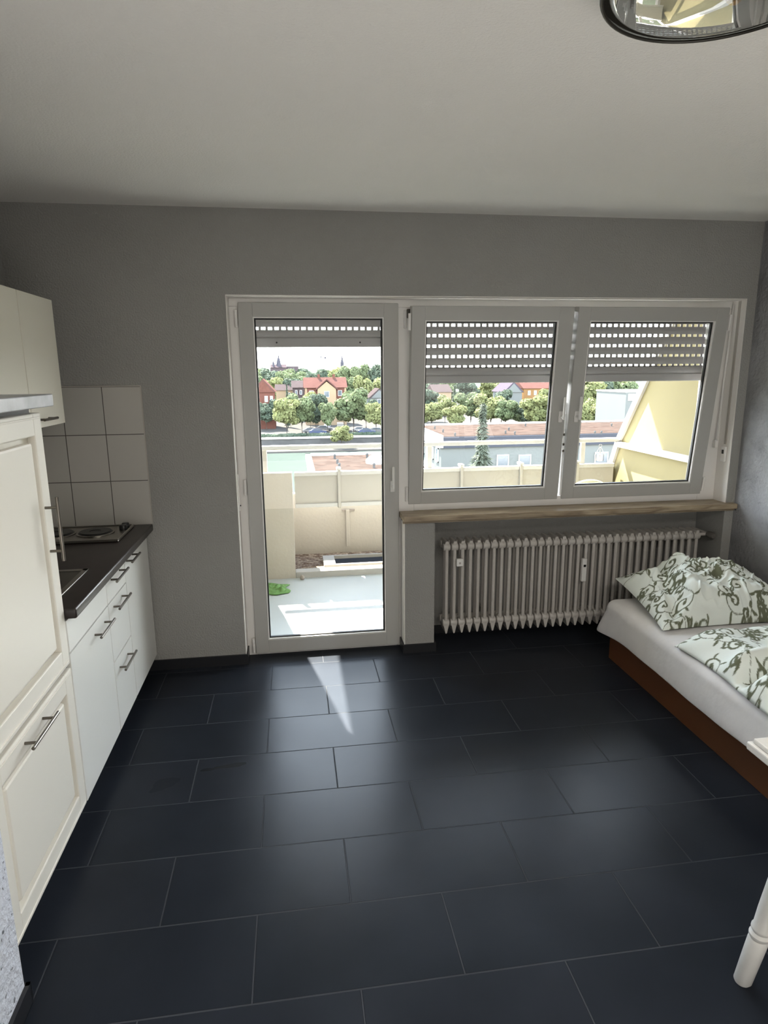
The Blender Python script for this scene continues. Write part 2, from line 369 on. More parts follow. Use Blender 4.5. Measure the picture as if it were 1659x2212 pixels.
# bed linen: scroll-and-leaf print carried by a colour attribute
def vine_raster(w, h, seed, step=.0015):
    rnd = random.Random(seed); nx, ny = int(w/step), int(h/step); R = np.zeros((ny, nx), np.float32)
    def dot(x, y, r):
        if x < -r or y < -r or x > w+r or y > h+r: return
        i0, i1 = max(0, int((x-r)/step)), min(nx, int((x+r)/step)+2); j0, j1 = max(0, int((y-r)/step)), min(ny, int((y+r)/step)+2)
        if i0 >= i1 or j0 >= j1: return
        yy, xx = np.mgrid[j0:j1, i0:i1]; d = np.hypot(xx*step-x, yy*step-y)
        R[j0:j1, i0:i1] = np.maximum(R[j0:j1, i0:i1], np.clip((r-d)/step+.5, 0, 1))
    def leaf(x, y, a, ln, wd):
        n = int(ln/.002)
        for i in range(n+1):
            s = i/n; k = math.sin(PI*s)**.8
            aa = a + .6*s
            dot(x+math.cos(aa)*ln*s, y+math.sin(aa)*ln*s, .0012+wd*k)
    def spiral(x, y, a, r0, turns, sgn):
        n = int(turns*60); px, py, ang = x, y, a
        for i in range(n):
            s = i/n; r = r0*(1-s)**1.0+.006
            st = 2*PI*turns/n*r; ang += sgn*2*PI*turns/n
            px += math.cos(ang)*st; py += math.sin(ang)*st
            dot(px, py, .0028+.0035*(math.sin(PI*s)**2))
            if i % 14 == 6 and s < .5: leaf(px, py, ang-sgn*1.3, .026+.014*rnd.random(), .0045)
        dot(px, py, .0095)
    g = .15
    for jy in range(-1, int(h/g)+2):
        for ix in range(-1, int(w/g)+2):
            x = (ix+.5*(jy % 2)+rnd.uniform(-.25, .25))*g; y = (jy+rnd.uniform(-.2, .2))*g; a = rnd.uniform(0, 6.28); sg = rnd.choice((-1, 1))
            spiral(x, y, a, .038+.014*rnd.random(), 1.35, sg)
            # stem away from the scroll with a counter curl and leaves
            px, py, an = x, y, a+PI
            for i in range(70):
                an += sg*.028*math.sin(i*.09+1); px += math.cos(an)*.002; py += math.sin(an)*.002
                dot(px, py, .0018)
                if i in (22, 40, 58): leaf(px, py, an+rnd.choice((-1, 1))*.9, .036, .0058)
            spiral(px, py, an, .018, 1.1, -sg)
            leaf(px, py, an+.5, .045, .006); leaf(px, py, an-.4, .040, .005)
    return R, step
def speckle(m):
    t, p = nodes(m); L = t.links.new; tc = t.nodes.new('ShaderNodeTexCoord'); v = t.nodes.new('ShaderNodeTexNoise'); v.inputs['Scale'].default_value = 60
    v.inputs['Detail'].default_value = 3; L(tc.outputs['Object'], v.inputs['Vector']); r = t.nodes.new('ShaderNodeValToRGB')
    r.color_ramp.elements[0].position = .64; r.color_ramp.elements[0].color = (.66, .69, .76, 1); r.color_ramp.elements[1].position = .70; r.color_ramp.elements[1].color = (.16, .17, .19, 1)
    L(v.outputs['Fac'], r.inputs['Fac']); L(r.outputs[0], p.inputs['Base Color'])
speckle(M['wall_l'])
def linen_mat():
    m = mat('printed_bed_linen', (.8, .8, .8), .85, spec=.1, bump=.15, bs=30); t, p = nodes(m); L = t.links.new
    a = t.nodes.new('ShaderNodeVertexColor'); a.layer_name = 'print'
    mx = t.nodes.new('ShaderNodeMix'); mx.data_type = 'RGBA'; L(a.outputs[0], mx.inputs[0])
    mx.inputs[6].default_value = (.80, .84, .78, 1); mx.inputs[7].default_value = (.15, .16, .105, 1)
    L(mx.outputs[2], p.inputs['Base Color']); return m
M['linen'] = linen_mat()

def grid_cloth(name, nu, nv, fn, uvfn, parent=None, seed=1, size=(.9, .9), origin=None, close=False):
    """fn(u,v) -> point, u,v in 0..1; print sampled at uvfn(u,v) in metres"""
    R, st = vine_raster(size[0], size[1], seed)
    me = bpy.data.meshes.new(name); vs = []; pr = []
    for j in range(nv+1):
        for i in range(nu+1):
            u, v = i/nu, j/nv; vs.append(fn(u, v)); a, b = uvfn(u, v)
            pr.append(R[min(R.shape[0]-1, max(0, int(b/st))), min(R.shape[1]-1, max(0, int(a/st)))])
    fs = [(j*(nu+1)+i, j*(nu+1)+i+1, (j+1)*(nu+1)+i+1, (j+1)*(nu+1)+i) for j in range(nv) for i in range(nu)]
    me.from_pydata(vs, [], fs)
    ca = me.color_attributes.new('print', 'FLOAT_COLOR', 'POINT')
    arr = np.ones((len(vs), 4), np.float32); arr[:, :3] = np.array(pr)[:, None]; ca.data.foreach_set('color', arr.ravel())
    me.materials.append(M['linen'])
    me.polygons.foreach_set('use_smooth', [True]*len(fs))
    o = bpy.data.objects.new(name, me); COL.objects.link(o)
    if parent is not None:
        o.parent = parent; me.transform(Matrix.Translation(-root_of(parent)))
    elif origin is not None:
        me.transform(Matrix.Translation(-Vector(origin))); o.location = origin
    return o

# ================================================================== ROOM SHELL
XL, XR, YB, ZC = -1.23, 2.915, -4.75, 2.518
OL, OR_, OT = -0.149, 2.851, 2.089          # opening left, right, top
WO = 0.35                                    # outer face of the window wall
def S1(b, name, m, **k): return struct(b.build(name, m, **k))
S1(B().box(XL-.3, XR+.3, YB-.3, WO, -.25, 0), 'floor', M['floor'])
S1(B().box(XL-.3, XR+.3, YB-.3, WO, ZC, ZC+.2), 'ceiling', M['ceil'])
w = B()
w.box(XL-.3, OL-.004, 0, WO, 0, ZC); w.box(OL-.004, OR_+.004, 0, WO, OT+.004, ZC); w.box(OR_+.004, XR+.3, 0, WO, 0, ZC)
w.box(.804, .985, 0, WO, 0, .818)                      # pillar beside the door
w.box(.985, OR_, .27, WO, 0, .818)                    # back of the radiator niche
w.box(.80, OR_, .191, WO, .818, .865)
S1(w, 'wall_window', M['wall'])
S1(B().box(OL-.004, OL, -.0015, WO, 0, OT).box(OL-.004, OR_+.004, -.0015, WO, OT, OT+.004).box(OR_, OR_+.004, -.0015, WO, .866, OT).box(.800, .804, -.0015, .118, 0, .818), 'trim_8', M['lining'])
S1(B().box(XR, XR+.3, YB, 0, 0, ZC), 'wall_right', M['wall_r'])
S1(B().box(XL-.3, XL, YB, 0, 0, ZC), 'wall_left', M['wall'])
S1(B().box(XL, -.61, -3.2, -2.065, 0, ZC), 'wall_front', M['wall_l'])
S1(B().box(XL-.3, XR+.3, YB-.3, YB, 0, ZC), 'wall_back', M['wall'])
bb = B().box(-.712, OL, -.0115, 0, 0, .062).box(OL, OL+.008, -.012, .12, 0, .062)
S1(bb, 'baseboard_window', M['baseboard'])
bb = B().box(.792, .997, -.012, 0, 0, .055).box(.985, .997, 0, .27, 0, .055).box(.997, OR_, .258, .27, 0, .055).box(.792, .80, 0, .12, 0, .055)
S1(bb, 'baseboard_niche', M['baseboard'])
S1(B().box(-.61, -.598, -3.2, -2.053, 0, .062).box(XL+.6, -.598, -2.065, -2.053, 0, .062), 'baseboard_front', M['baseboard'])
S1(B().box(XL, -.622, -.010, 0, .875, 1.624), 'trim_1', M['walltile'])
S1(B().box(-.622, -.616, -.009, 0, .875, 1.630).box(XL, -.622, -.009, 0, 1.624, 1.630), 'trim_9', M['cord'])
S1(B().box(XL, XL+.010, -1.33, -.010, .875, 1.47), 'trim_2', M['walltile'])

# ---- fixed frame that holds the door and the two windows
f = B(); yf0, yf1 = .118, .19
f.box(OL, -.088, yf0, yf1, .0, 2.0445, .003); f.box(OL, OR_, yf0, yf1, 2.045, OT, .003)
f.box(.775, .880, yf0, yf1, .0, 2.045, .003); f.box(2.735, OR_, yf0, yf1, .865, 2.045, .003)
f.box(.880, 2.735, yf0, yf1, .866, .925, .003); f.box(-.088, .775, yf0, yf1, 0, .028, .003)
fr = struct(f.build('trim_3', M['pvc']))

def sash(name, w, h, wl, wr, wb, wt_, label, cat, loc, tilt=0.0, handle=None, hinge_side=-1, kind='structure'):
    """a glazed leaf built about its lower left corner; front face at local y=0"""
    r = thing(name, label, cat, loc, kind=kind)
    D = .062
    b = B()
    b.box(0, wl, 0, D, 0, h, .004); b.box(w-wr, w, 0, D, 0, h, .004)
    b.box(wl-.002, w-wr+.002, 0, D, 0, wb, .004); b.box(wl-.002, w-wr+.002, 0, D, h-wt_, h, .004)
    def put(bb, nm, m, par=r, sm=None):
        me = bpy.data.meshes.new(nm); bb.bm.to_mesh(me); bb.bm.free(); me.materials.append(m)
        o = bpy.data.objects.new(nm, me); COL.objects.link(o); o.parent = par
        if sm:
            for p_ in me.polygons: p_.use_smooth = True
        return o
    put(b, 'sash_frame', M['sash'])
    g = B().ring(wl-.001, w-wr+.001, wb-.001, h-wt_+.001, .004, .02, .007, .007, .007, .007)
    put(g, 'glazing_bead', M['pvc'])
    k = B().ring(wl+.003, w-wr-.003, wb+.003, h-wt_-.003, .018, .034, .011, .012, .010, .010); put(k, 'gasket', M['gasket'])
    put(B().box(wl+.002, w-wr-.002, .026, .032, wb+.002, h-wt_-.002), 'pane', M['glass'])
    if handle:
        hx, hz, up = handle
        hb = B().box(hx-.013, hx+.013, -.010, 0, hz-.034, hz+.034, .004)
        ho = put(hb, 'handle_plate', M['pvc'])
        lv = B().cyl((hx, -.010, hz), (hx, -.045, hz), .008, n=12).box(hx-.007, hx+.007, -.056, -.040, hz-.012 if up > 0 else hz-.125, hz+.125 if up > 0 else hz+.012, .006)
        put(lv, 'lever', M['tag'], ho)
    for hz in ((.06, h-.09) if h < 1.5 else (.05, h*.5, h-.09)):
        x = -.012 if hinge_side < 0 else w+.012
        put(B().cyl((x, .004, hz-.04), (x, .004, hz+.05), .008, n=10), 'hinge', M['pvc'])
    r.rotation_euler = (tilt, 0, 0)
    return r
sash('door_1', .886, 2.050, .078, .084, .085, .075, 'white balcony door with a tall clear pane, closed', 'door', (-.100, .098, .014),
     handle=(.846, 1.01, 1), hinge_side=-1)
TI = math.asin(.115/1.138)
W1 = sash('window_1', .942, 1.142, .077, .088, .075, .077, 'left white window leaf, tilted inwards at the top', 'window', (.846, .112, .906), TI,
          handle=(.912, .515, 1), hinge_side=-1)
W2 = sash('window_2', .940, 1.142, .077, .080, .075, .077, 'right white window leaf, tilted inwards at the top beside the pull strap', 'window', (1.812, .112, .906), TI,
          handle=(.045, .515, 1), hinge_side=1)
# tilt stays at the upper corners and the latch on the meeting stiles
def stay(x, lab, px):
    t = thing('tilt_stay', lab, 'window stay', (x, .118, 2.01))
    B().box(x-.016, x+.016, .098, .1175, 1.985, 2.035, .003).build('bracket', M['steel'], t)
    B().tube([(x, .098, 2.005), (x+px*.02, .05, 2.02), (x+px*.03, .006, 2.035)], .004, 8).build('arm', M['steel'], t, smooth=True)
stay(.853, 'dark metal tilt stay at the upper left corner of the left window leaf', 1)
t = thing('window_latch', 'slim white latch rod with dark screws in the gap between the two tilted window leaves', 'latch', (1.805, .118, 1.0))
B().box(1.801, 1.809, .104, .1175, .93, 1.50, .002).build('rod', M['pvc'], t)
for z in (1.20, 1.24, 1.30): B().box(1.799, 1.811, .100, .104, z, z+.014, .001).build('keeper', M['steel'], t)
# meeting-stile strip of the tilted leaf
t = thing('frame_hinge_cover', 'small white cover strip on the frame post right of the balcony door', 'hinge cover', (.828, .1175, 1.90))
B().box(.820, .834, .108, .1175, 1.93, 2.03, .003).build('cover', M['pvc'], t)
B().box(.855, .860, .112, .1175, 1.80, 1.84, .001).build('slot', M['black'], t)

# ---- window sill
sl = B().box(.790, 2.905, -.048, .190, .834, .866, .003)
sl.box(.790, 2.905, -.020, -.001, .819, .834)
S1(sl, 'window_sill', M['sill'])
bpy.data.objects['window_sill'].name = 'trim_4'

# ---- shutters
def shutter(x0, x1, zb, label, rows, loc, hole=.0235, pitch=.038, bar=.045):
    t = thing('roller_shutter', label, 'roller shutter', loc)
    y0 = .235; z = zb
    B().box(x0, x1, y0-.005, y0+.012, zb, zb+bar, .003).build('bottom_bar', M['shut'], t)
    b = B(); z = zb+bar-.0005; P = .0605; n = 0
    def slat(za, zb_):
        k = 5; pts = []
        for i in range(k+1):
            s = i/k; pts.append((y0+.001-.006*math.sin(PI*s), za+(zb_-za)*s))
        pts += [(y0+.010-.004*math.sin(PI*(1-i/k)), za+(zb_-za)*(1-i/k)) for i in range(k+1)]
        b.prism(pts, 'x', x0, x1)
    while z < OT+.10:
        first = n == 0
        slat(z, z+P-.016); hz = .016 if not (rows and first) else .010
        zz = z+P-.016
        x = x0
        while x < x1:
            b.box(x, min(x+pitch-hole, x1), y0+.0005, y0+.006, zz-.001, zz+.0165); x += pitch
        if first and rows: b.box(x0, x1, y0+.0005, y0+.006, zz, zz+.006)
        z += P; n += 1
    b.build('slat_curtain', M['shut'], t)
    return t
s1 = shutter(-.075, .755, 1.832, 'grey roller shutter nearly raised outside the balcony door', False, (.34, .235, 1.832), bar=.053)
s2 = shutter(.885, 2.80, 1.618, 'wide grey roller shutter lowered a third of the way outside the windows', True, (1.84, .235, 1.618))
for x in (.10, .58): B().cyl((x, .229, 1.858), (x, .223, 1.858), .005, n=8).build('stop_screw', M['black'], s1)
B().cyl((.965, .229, 1.64), (.965, .223, 1.64), .005, n=8).build('stop_screw', M['black'], s2)
for x0, x1, z0 in ((OL, -.07, 0), (.75, .89, 0), (2.795, OR_, .865)):
    zg = .866 if x0 == .75 else z0
    g = B().box(x0, x1, .192, .228, zg, OT).box(x0, x1, .252, .300, zg, OT)
    if x0 == .75: g.box(x0, .799, .192, .228, 0, .866).box(x0, .799, .252, .300, 0, .866)
    if x0 > 0.5 and x1 < 1: pass
    o = g.build('shutter_guide', M['pvc'])
    tag(o, {OL: 'white shutter guide rail outside the left jamb of the balcony door', .75: 'white shutter guide rail between balcony door and left window',
            2.795: 'white shutter guide rail outside the right window jamb'}[x0], 'guide rail')

# ---- strap of the shutter, right reveal
t = thing('shutter_strap', 'grey shutter pull strap hanging down the right window reveal to its winder', 'strap', (2.846, .06, 1.2))
B().box(2.8455, 2.850, .040, .060, 1.23, 2.085).build('webbing', M['cord'], t)
B().box(2.836, 2.8505, .030, .070, 1.12, 1.215, .004).build('winder_plate', M['pvc'], t)
B().box(2.833, 2.837, .042, .058, 1.17, 1.195, .001).build('slot', M['black'], t)
t = thing('strap_rod', 'slender white guide rod leaning beside the strap in the right window reveal', 'rod', (2.815, .085, 1.2))
B().tube([(2.845, .100, 2.07), (2.832, .098, 1.7), (2.812, .090, 1.25)], .006, 8).build('rod', M['pvc'], t, smooth=True)
B().box(2.802, 2.822, .082, .110, 1.205, 1.25, .003).build('clip', M['pvc'], t)
t = tag(B().box(-.1485, -.142, .035, .055, .92, 1.13, .002).build('strap_cover', M['pvc'], origin=(-.149, .045, .92)), 'slim white cover plate on the left reveal of the balcony door', 'cover plate')
o = B().cyl((-.142, .045, .95), (-.136, .045, .95), .004, n=8).build('screw', M['black']); me = o.data; me.transform(Matrix.Translation((.149, -.045, -.92))); o.parent = t

# ================================================================== RADIATOR
RX0, NS, RP = 1.075, 34, .0500
rad = thing('radiator', 'long white ribbed column radiator under the window sill', 'radiator', (1.9, .13, .0))
def rib():
    b = B(); 
    for y, r in ((.065, .0112), (.125, .0085)):
        b.tube([(0, y, .125), (0, y, .17), (0, y, .62), (0, y, .665)], [r*1.15, r, r, r*1.15], 10)
    for z in (.640, .150):
        b.lathe([(.006, -.024), (.022, -.020), (.026, -.006), (.026, .006), (.022, .020), (.006, .024)], (0, .075, z), 12, (1, 0, 0))
        b.lathe([(.006, -.024), (.022, -.020), (.026, -.006), (.026, .006), (.022, .020), (.006, .024)], (0, .155, z), 12, (1, 0, 0))
        b.box(-.014, .014, .06, .17, z-.02, z+.02, .006)
    # pointed foot and rounded crown
    b.prism([(-.018, .145), (.018, .145), (.004, .085), (-.004, .085)], 'y', .052, .175)
    b.prism([(-.017, .645), (.017, .645), (.008, .678), (-.008, .678)], 'y', .056, .172)
    return b
r0 = rib().build('rib', M['white_enamel'], None, smooth=40)
r0.parent = rad
for k in range(NS):
    o = r0 if k == 0 else r0.copy()
    if k: COL.objects.link(o); o.parent = rad
    o.location = (RX0+RP*k-1.9, -.13, 0)
xe = RX0+RP*NS
B().cyl((xe-.03, .10, .64), (xe+.05, .10, .64), .011).cyl((xe+.05, .10, .64), (xe+.05, .262, .64), .010).build('pipe', M['white_enamel'], rad, smooth=40)
vb = B().lathe([(.012, 0), (.020, .005), (.022, .05), (.016, .062), (.0, .062)], (xe+.048, .095, .64), 14, (0, -1, 0)).build('valve', M['carc'], rad, smooth=40)
B().cyl((xe-.035, .10, .15), (xe+.02, .10, .15), .010).cyl((xe+.02, .10, .15), (xe+.02, .262, .15), .009).build('return_pipe', M['white_enamel'], rad, smooth=40)
for z in (.60, .2):
    for x in (1.35, 2.35): B().box(x-.012, x+.012, .16, .2690, z-.012, z+.012).build('wall_bracket', M['white_enamel'], rad)
t = thing('heat_meter', 'white heat cost meter clipped to the middle of the radiator', 'meter', (1.955, .05, .46))
B().box(1.938, 1.970, .026, .0505, .385, .535, .005).build('housing', M['tag'], t)
B().box(1.946, 1.962, .0235, .0262, .482, .497, .001).build('display', M['black'], t)
t = thing('heat_meter', 'small square white meter tag near the left end of the radiator', 'meter', (1.150, .05, .53))
B().box(1.130, 1.172, .030, .0505, .525, .572, .004).build('housing', M['tag'], t)
B().box(1.144, 1.156, .0275, .0302, .54, .552, .001).build('display', M['cord'], t)

# ================================================================== KITCHEN
FX = -.655                                   # plane of the fronts
def bar_handle(parent, y0, y1, z, horizontal=True, x=FX, out=.034, z1=None):
    b = B()
    if horizontal:
        b.cyl((x+out, y0, z), (x+out, y1, z), .0058, n=10)
        L_ = y1-y0
        for y in (y0+.16*L_, y1-.16*L_): b.cyl((x-.001, y, z), (x+out, y, z), .0048, n=8)
    else:
        b.cyl((x+out, y0, z), (x+out, y0, z1), .0058, n=10); L_ = z1-z
        for zz in (z+.16*L_, z1-.16*L_): b.cyl((x-.001, y0, zz), (x+out, y0, zz), .0048, n=8)
    return b.build('handle', M['steel'], parent, smooth=40)
def base_unit(name, label, cat, y0, y1, fronts):
    t = thing(name, label, cat, (-.93, (y0+y1)/2, 0))
    B().box(XL+.012, FX-.021, y0+.001, y1-.001, .10, .834).build('carcass', M['carc'], t)
    B().box(XL+.012, FX-.06, y0+.001, y1-.001, 0, .0995).build('plinth', M['dark'], t)
    for nm, z0, z1, h in fronts:
        d = B().box(FX-.018, FX, y0+.0026, y1-.0026, z0+.002, z1-.002, .0015).build(nm, M['front'], t)
        if h: bar_handle(d, *h)
    return t
base_unit('base_cabinet', 'narrow white base cabinet against the window wall with one tall door', 'kitchen cabinet', -.510, -.012, [('door', .10, .83, (-.52+.02, -.33, .80))])
base_unit('base_cabinet', 'white base cabinet with three drawers and bar handles', 'kitchen cabinet', -.830, -.512,
          [('drawer', .705, .83, (-.785, -.575, .795)), ('drawer', .432, .702, (-.785, -.575, .668)), ('drawer', .10, .429, (-.785, -.575, .375))])
base_unit('sink_cabinet', 'white sink base cabinet with blank top panel beside the tall fridge unit', 'kitchen cabinet', -1.332, -.832,
          [('top_panel', .705, .83, None), ('door', .10, .702, (-1.075, -.870, .655))])
wt2 = B().box(XL+.011, -.617, -1.332, -.003, .8355, .875, .008, 3)
tag(wt2.build('worktop', M['worktop'], smooth=30, origin=(-.92, -.66, .8355)), 'dark brown kitchen worktop running over the white base cabinets', 'worktop')
# hob
hb = thing('hob', 'built-in stainless steel hob with round electric plates on the dark worktop', 'hob', (-.95, -.21, .875))
h_ = B().box(-1.17, -.705, -.385, -.050, .8755, .884, .004)
h_.ring(-1.17, -.705, 0, 0, 0, 0, 0, 0, 0, 0) if False else None
h_.build('steel_plate', M['steel_l'], hb)
rimb = B(); 
for a in ((-1.17, -.705, -.385, -.375), (-1.17, -.705, -.060, -.050), (-1.17, -1.16, -.385, -.05), (-.715, -.705, -.385, -.05)): rimb.box(*a, .883, .8895, .003)
rimb.build('raised_rim', M['steel_l'], hb)
for x in (-.86, -1.05):
    p_ = B().lathe([(.075, .884), (.085, .886), (.085, .889), (.078, .894), (.076, .897), (.03, .897), (.026, .894), (0, .894)], (x, -.215, 0), 32).build('hot_plate', M['black'], hb, smooth=35)
    B().lathe([(.086, .884), (.093, .885), (.093, .889), (.086, .890)], (x, -.215, 0), 32).build('plate_ring', M['steel_l'], p_, smooth=35)
for y in (-.13, -.18):
    B().lathe([(.020, .884), (.020, .902), (.016, .908), (0, .908)], (-.738, y+.03, 0), 16).build('knob', M['black'], hb, smooth=35)
# sink
sk = thing('sink', 'stainless steel sink let into the dark worktop beside the tall fridge unit', 'sink', (-.93, -1.08, .875))
b = B()
for a in ((-1.15, -.712, -.872, -.846), (-1.15, -.712, -1.315, -1.29), (-1.15, -1.12, -1.29, -.872), (-.735, -.712, -1.315, -.846)): b.box(*a, .8755, .8795, .0015)
b.build('rim', M['steel_l'], sk)
b = B().box(-1.12, -.735, -1.29, -.872, .8752, .8772).build('drainer', M['steel'], sk)
B().lathe([(.14, .8776), (.137, .8785), (.125, .8788), (.122, .8778), (0, .8776)], (-.90, -1.06, 0), 32).build('bowl', M['black'], sk, smooth=40)
tp = B().cyl((-1.135, -1.07, .879), (-1.135, -1.07, 1.0), .012).tube([(-1.135, -1.07, .99), (-1.12, -1.07, 1.06), (-1.05, -1.07, 1.09), (-.97, -1.07, 1.04)], .009).build('tap', M['steel_l'], sk, smooth=50)

# tall fridge unit
FR0, FR1 = -2.035, -1.336
tl = thing('fridge_cabinet', 'tall cream fridge housing with two framed doors at the near end of the kitchen', 'fridge cabinet', (-.93, -1.68, 0))
B().box(XL+.012, FX-.035, FR0, FR1, .10, 1.584).build('carcass', M['carc'], tl)
B().box(XL+.012, FX-.06, FR0, FR1, 0, .0995).build('plinth', M['dark'], tl)
B().box(FX-.0305, FX-.002, FR0+.001, FR0+.034, .10, 1.57, .001).build('side_strip', M['cream'], tl)
def framed_door(y0, y1, z0, z1, m):
    """raised frame, recessed groove and raised field"""
    b = B(); x = FX; my, mz = .066, .072
    b.box(x-.034, x-.0265, y0, y1, z0, z1)
    b.box(x-.027, x, y0, y0+my, z0, z1, .004); b.box(x-.027, x, y1-my, y1, z0, z1, .004)
    b.box(x-.027, x-.0003, y0+my-.003, y1-my+.003, z0, z0+mz, .004); b.box(x-.027, x-.0003, y0+my-.003, y1-my+.003, z1-mz, z1, .004)
    # outer moulding line
    b.box(x-.002, x+.003, y0+.012, y1-.012, z0+.012, z0+.018, .0015); b.box(x-.002, x+.003, y0+.012, y1-.012, z1-.018, z1-.012, .0015)
    # field with bevelled edge
    a0, a1, c0, c1 = y0+my+.019, y1-my-.019, z0+mz+.019, z1-mz-.019
    b.box(x-.0275, x-.004, a0, a1, c0, c1, .009, 2)
    return b
dU = framed_door(FR0+.038, FR1-.002, .672, 1.566, M['cream']).build('upper_door', M['cream'], tl)
dL = framed_door(FR0+.038, FR1-.002, .103, .655, M['cream']).build('lower_door', M['cream'], tl)
bar_handle(dU, -1.395, None, 1.07, False, z1=1.29, out=.040)
bar_handle(dL, -1.80, -1.59, .615, out=.036)
tag(B().box(XL+.012, -.612, -2.06, -1.330, 1.586, 1.626, .003).build('cover_board', M['marble'], origin=(-.93, -1.7, 1.586)),
    'grey marbled board lying on top of the tall fridge unit', 'board')
# wall cabinets
for (y0, y1, lab) in ((-.752, -.355, 'cream wall cabinet nearest the window above the backsplash tiles'), (-1.152, -.754, 'cream wall cabinet left of its twin, cut by the photo edge')):
    t = thing('wall_cabinet', lab, 'kitchen cabinet', (-1.07, (y0+y1)/2, 1.465), group=None)
    B().box(XL+.0105, -.921, y0+.001, y1-.001, 1.467, 2.020).build('carcass', M['carc'], t)
    d = B().box(-.919, -.900, y0+.003, y1-.003, 1.465, 2.022, .0015).build('door', M['cab'], t)
    bar_handle(d, y0+.05, y0+.21, 1.500, x=-.900, out=.03)

# ================================================================== BED
bd = thing('bed_frame', 'low box bed base with red-brown laminate sides along the right wall', 'bed', (2.45, -1.2, 0))
b = B(); b.box(2.000, 2.020, -2.27, -.262, .0, .245, .002)
b.build('side_board', M['wood_bed'], bd)
B().box(2.880, 2.900, -2.27, -.262, .0, .245, .002).build('side_board', M['wood_bed'], bd)
B().box(2.0205, 2.8795, -.282, -.262, .0, .245, .002).build('head_board', M['wood_bed'], bd)
B().box(2.0205, 2.8795, -2.27, -2.25, .0, .245, .002).build('foot_board', M['wood_bed'], bd)
B().box(2.0205, 2.8795, -2.2495, -.2825, .20, .243).build('slat_deck', M['carc'], bd)
# mattress under a sheet: soft box with hem hanging over the base
def mattress():
    nx, nl = 0, 0
    x0, x1, y0, y1, zt = 1.945, 2.895, -2.28, -.245, .378
    per = []; n_side = 60; rc = .07
    # outline of a rounded rectangle
    def rr(inset, k=96):
        pts = []; X0, X1, Y0, Y1 = x0+inset, x1-inset, y0+inset, y1-inset; r = max(.012, rc-inset)
        cor = [(X1-r, Y0+r, -PI/2), (X1-r, Y1-r, 0), (X0+r, Y1-r, PI/2), (X0+r, Y0+r, PI)]
        for c in range(4):
            cx, cy, a0 = cor[c]; 
            for i in range(7):
                a = a0+PI/2*i/6; pts.append((cx+r*math.cos(a), cy+r*math.sin(a)))
            nx_, ny_, na = cor[(c+1) % 4]; ax, ay = cx+r*math.cos(a0+PI/2), cy+r*math.sin(a0+PI/2); bx_, by_ = nx_+r*math.cos(na), ny_+r*math.sin(na)
            for i in range(1, 26): pts.append((ax+(bx_-ax)*i/26, ay+(by_-ay)*i/26))
        return pts
    prof = []
    for q in range(7):
        a = PI/2*q/6; prof.append((.055*(1-math.sin(a)), zt-.055*(1-math.cos(a))))
    prof = [(.25, zt+.004), (.12, zt+.003)] + [( .055*(1-math.sin(PI/2*q/6)), zt-.055+.055*math.cos(PI/2*q/6)) for q in range(7)] 
    prof += [(-.004, .30), (-.010, .26), (-.014, .22), (-.012, .195)]
    t = bmesh.new(); rings = []
    for ins, z in prof:
        ring = []
        for (x, y) in rr(max(ins, 0) if ins > 0 else 0):
            cx, cy = (x0+x1)/2, (y0+y1)/2; nv = Vector((x-cx, (y-cy)*.45, 0)).normalized()
            hang = max(0, (.30-z)/.10)
            wv = noise.noise(Vector((x*3.1, y*3.1, 5)))*.012*hang + noise.noise(Vector((x*9, y*9, z*4)))*.004
            k = -min(ins, 0)+wv
            zz = z + noise.noise(Vector((x*2.2, y*2.2, 9)))*.028*hang*(1 if z < .21 else .3) - (.030*hang*math.exp(-((x-1.95)**2+(y+.28)**2)/.03))
            kc = .030*hang*math.exp(-((x-1.95)**2+(y+.25)**2)/.02)
            xx, yy = x+nv.x*(k+kc), y+nv.y*(k+kc)+kc*.6
            ring.append(t.verts.new((min(xx, XR-.012), min(yy, -.19), zz)))
        rings.append(ring)
    for a, c in zip(rings, rings[1:]):
        n = len(a)
        for i in range(n): t.faces.new((a[i], c[i], c[(i+1) % n], a[(i+1) % n]))
    t.faces.new(rings[0])
    bmesh.ops.recalc_face_normals(t, faces=t.faces)
    return t
b = B(); b.merge(mattress())
o = b.build('mattress', M['sheet'], smooth=True, origin=(2.42, -1.2, .245))
tag(o, 'mattress in a pale grey-white fitted sheet on the low bed base', 'mattress')
md = o.modifiers.new('thick', 'SOLIDIFY'); md.thickness = .006; md.offset = -1
md = o.modifiers.new('sub', 'SUBSURF'); md.levels = 1; md.render_levels = 2

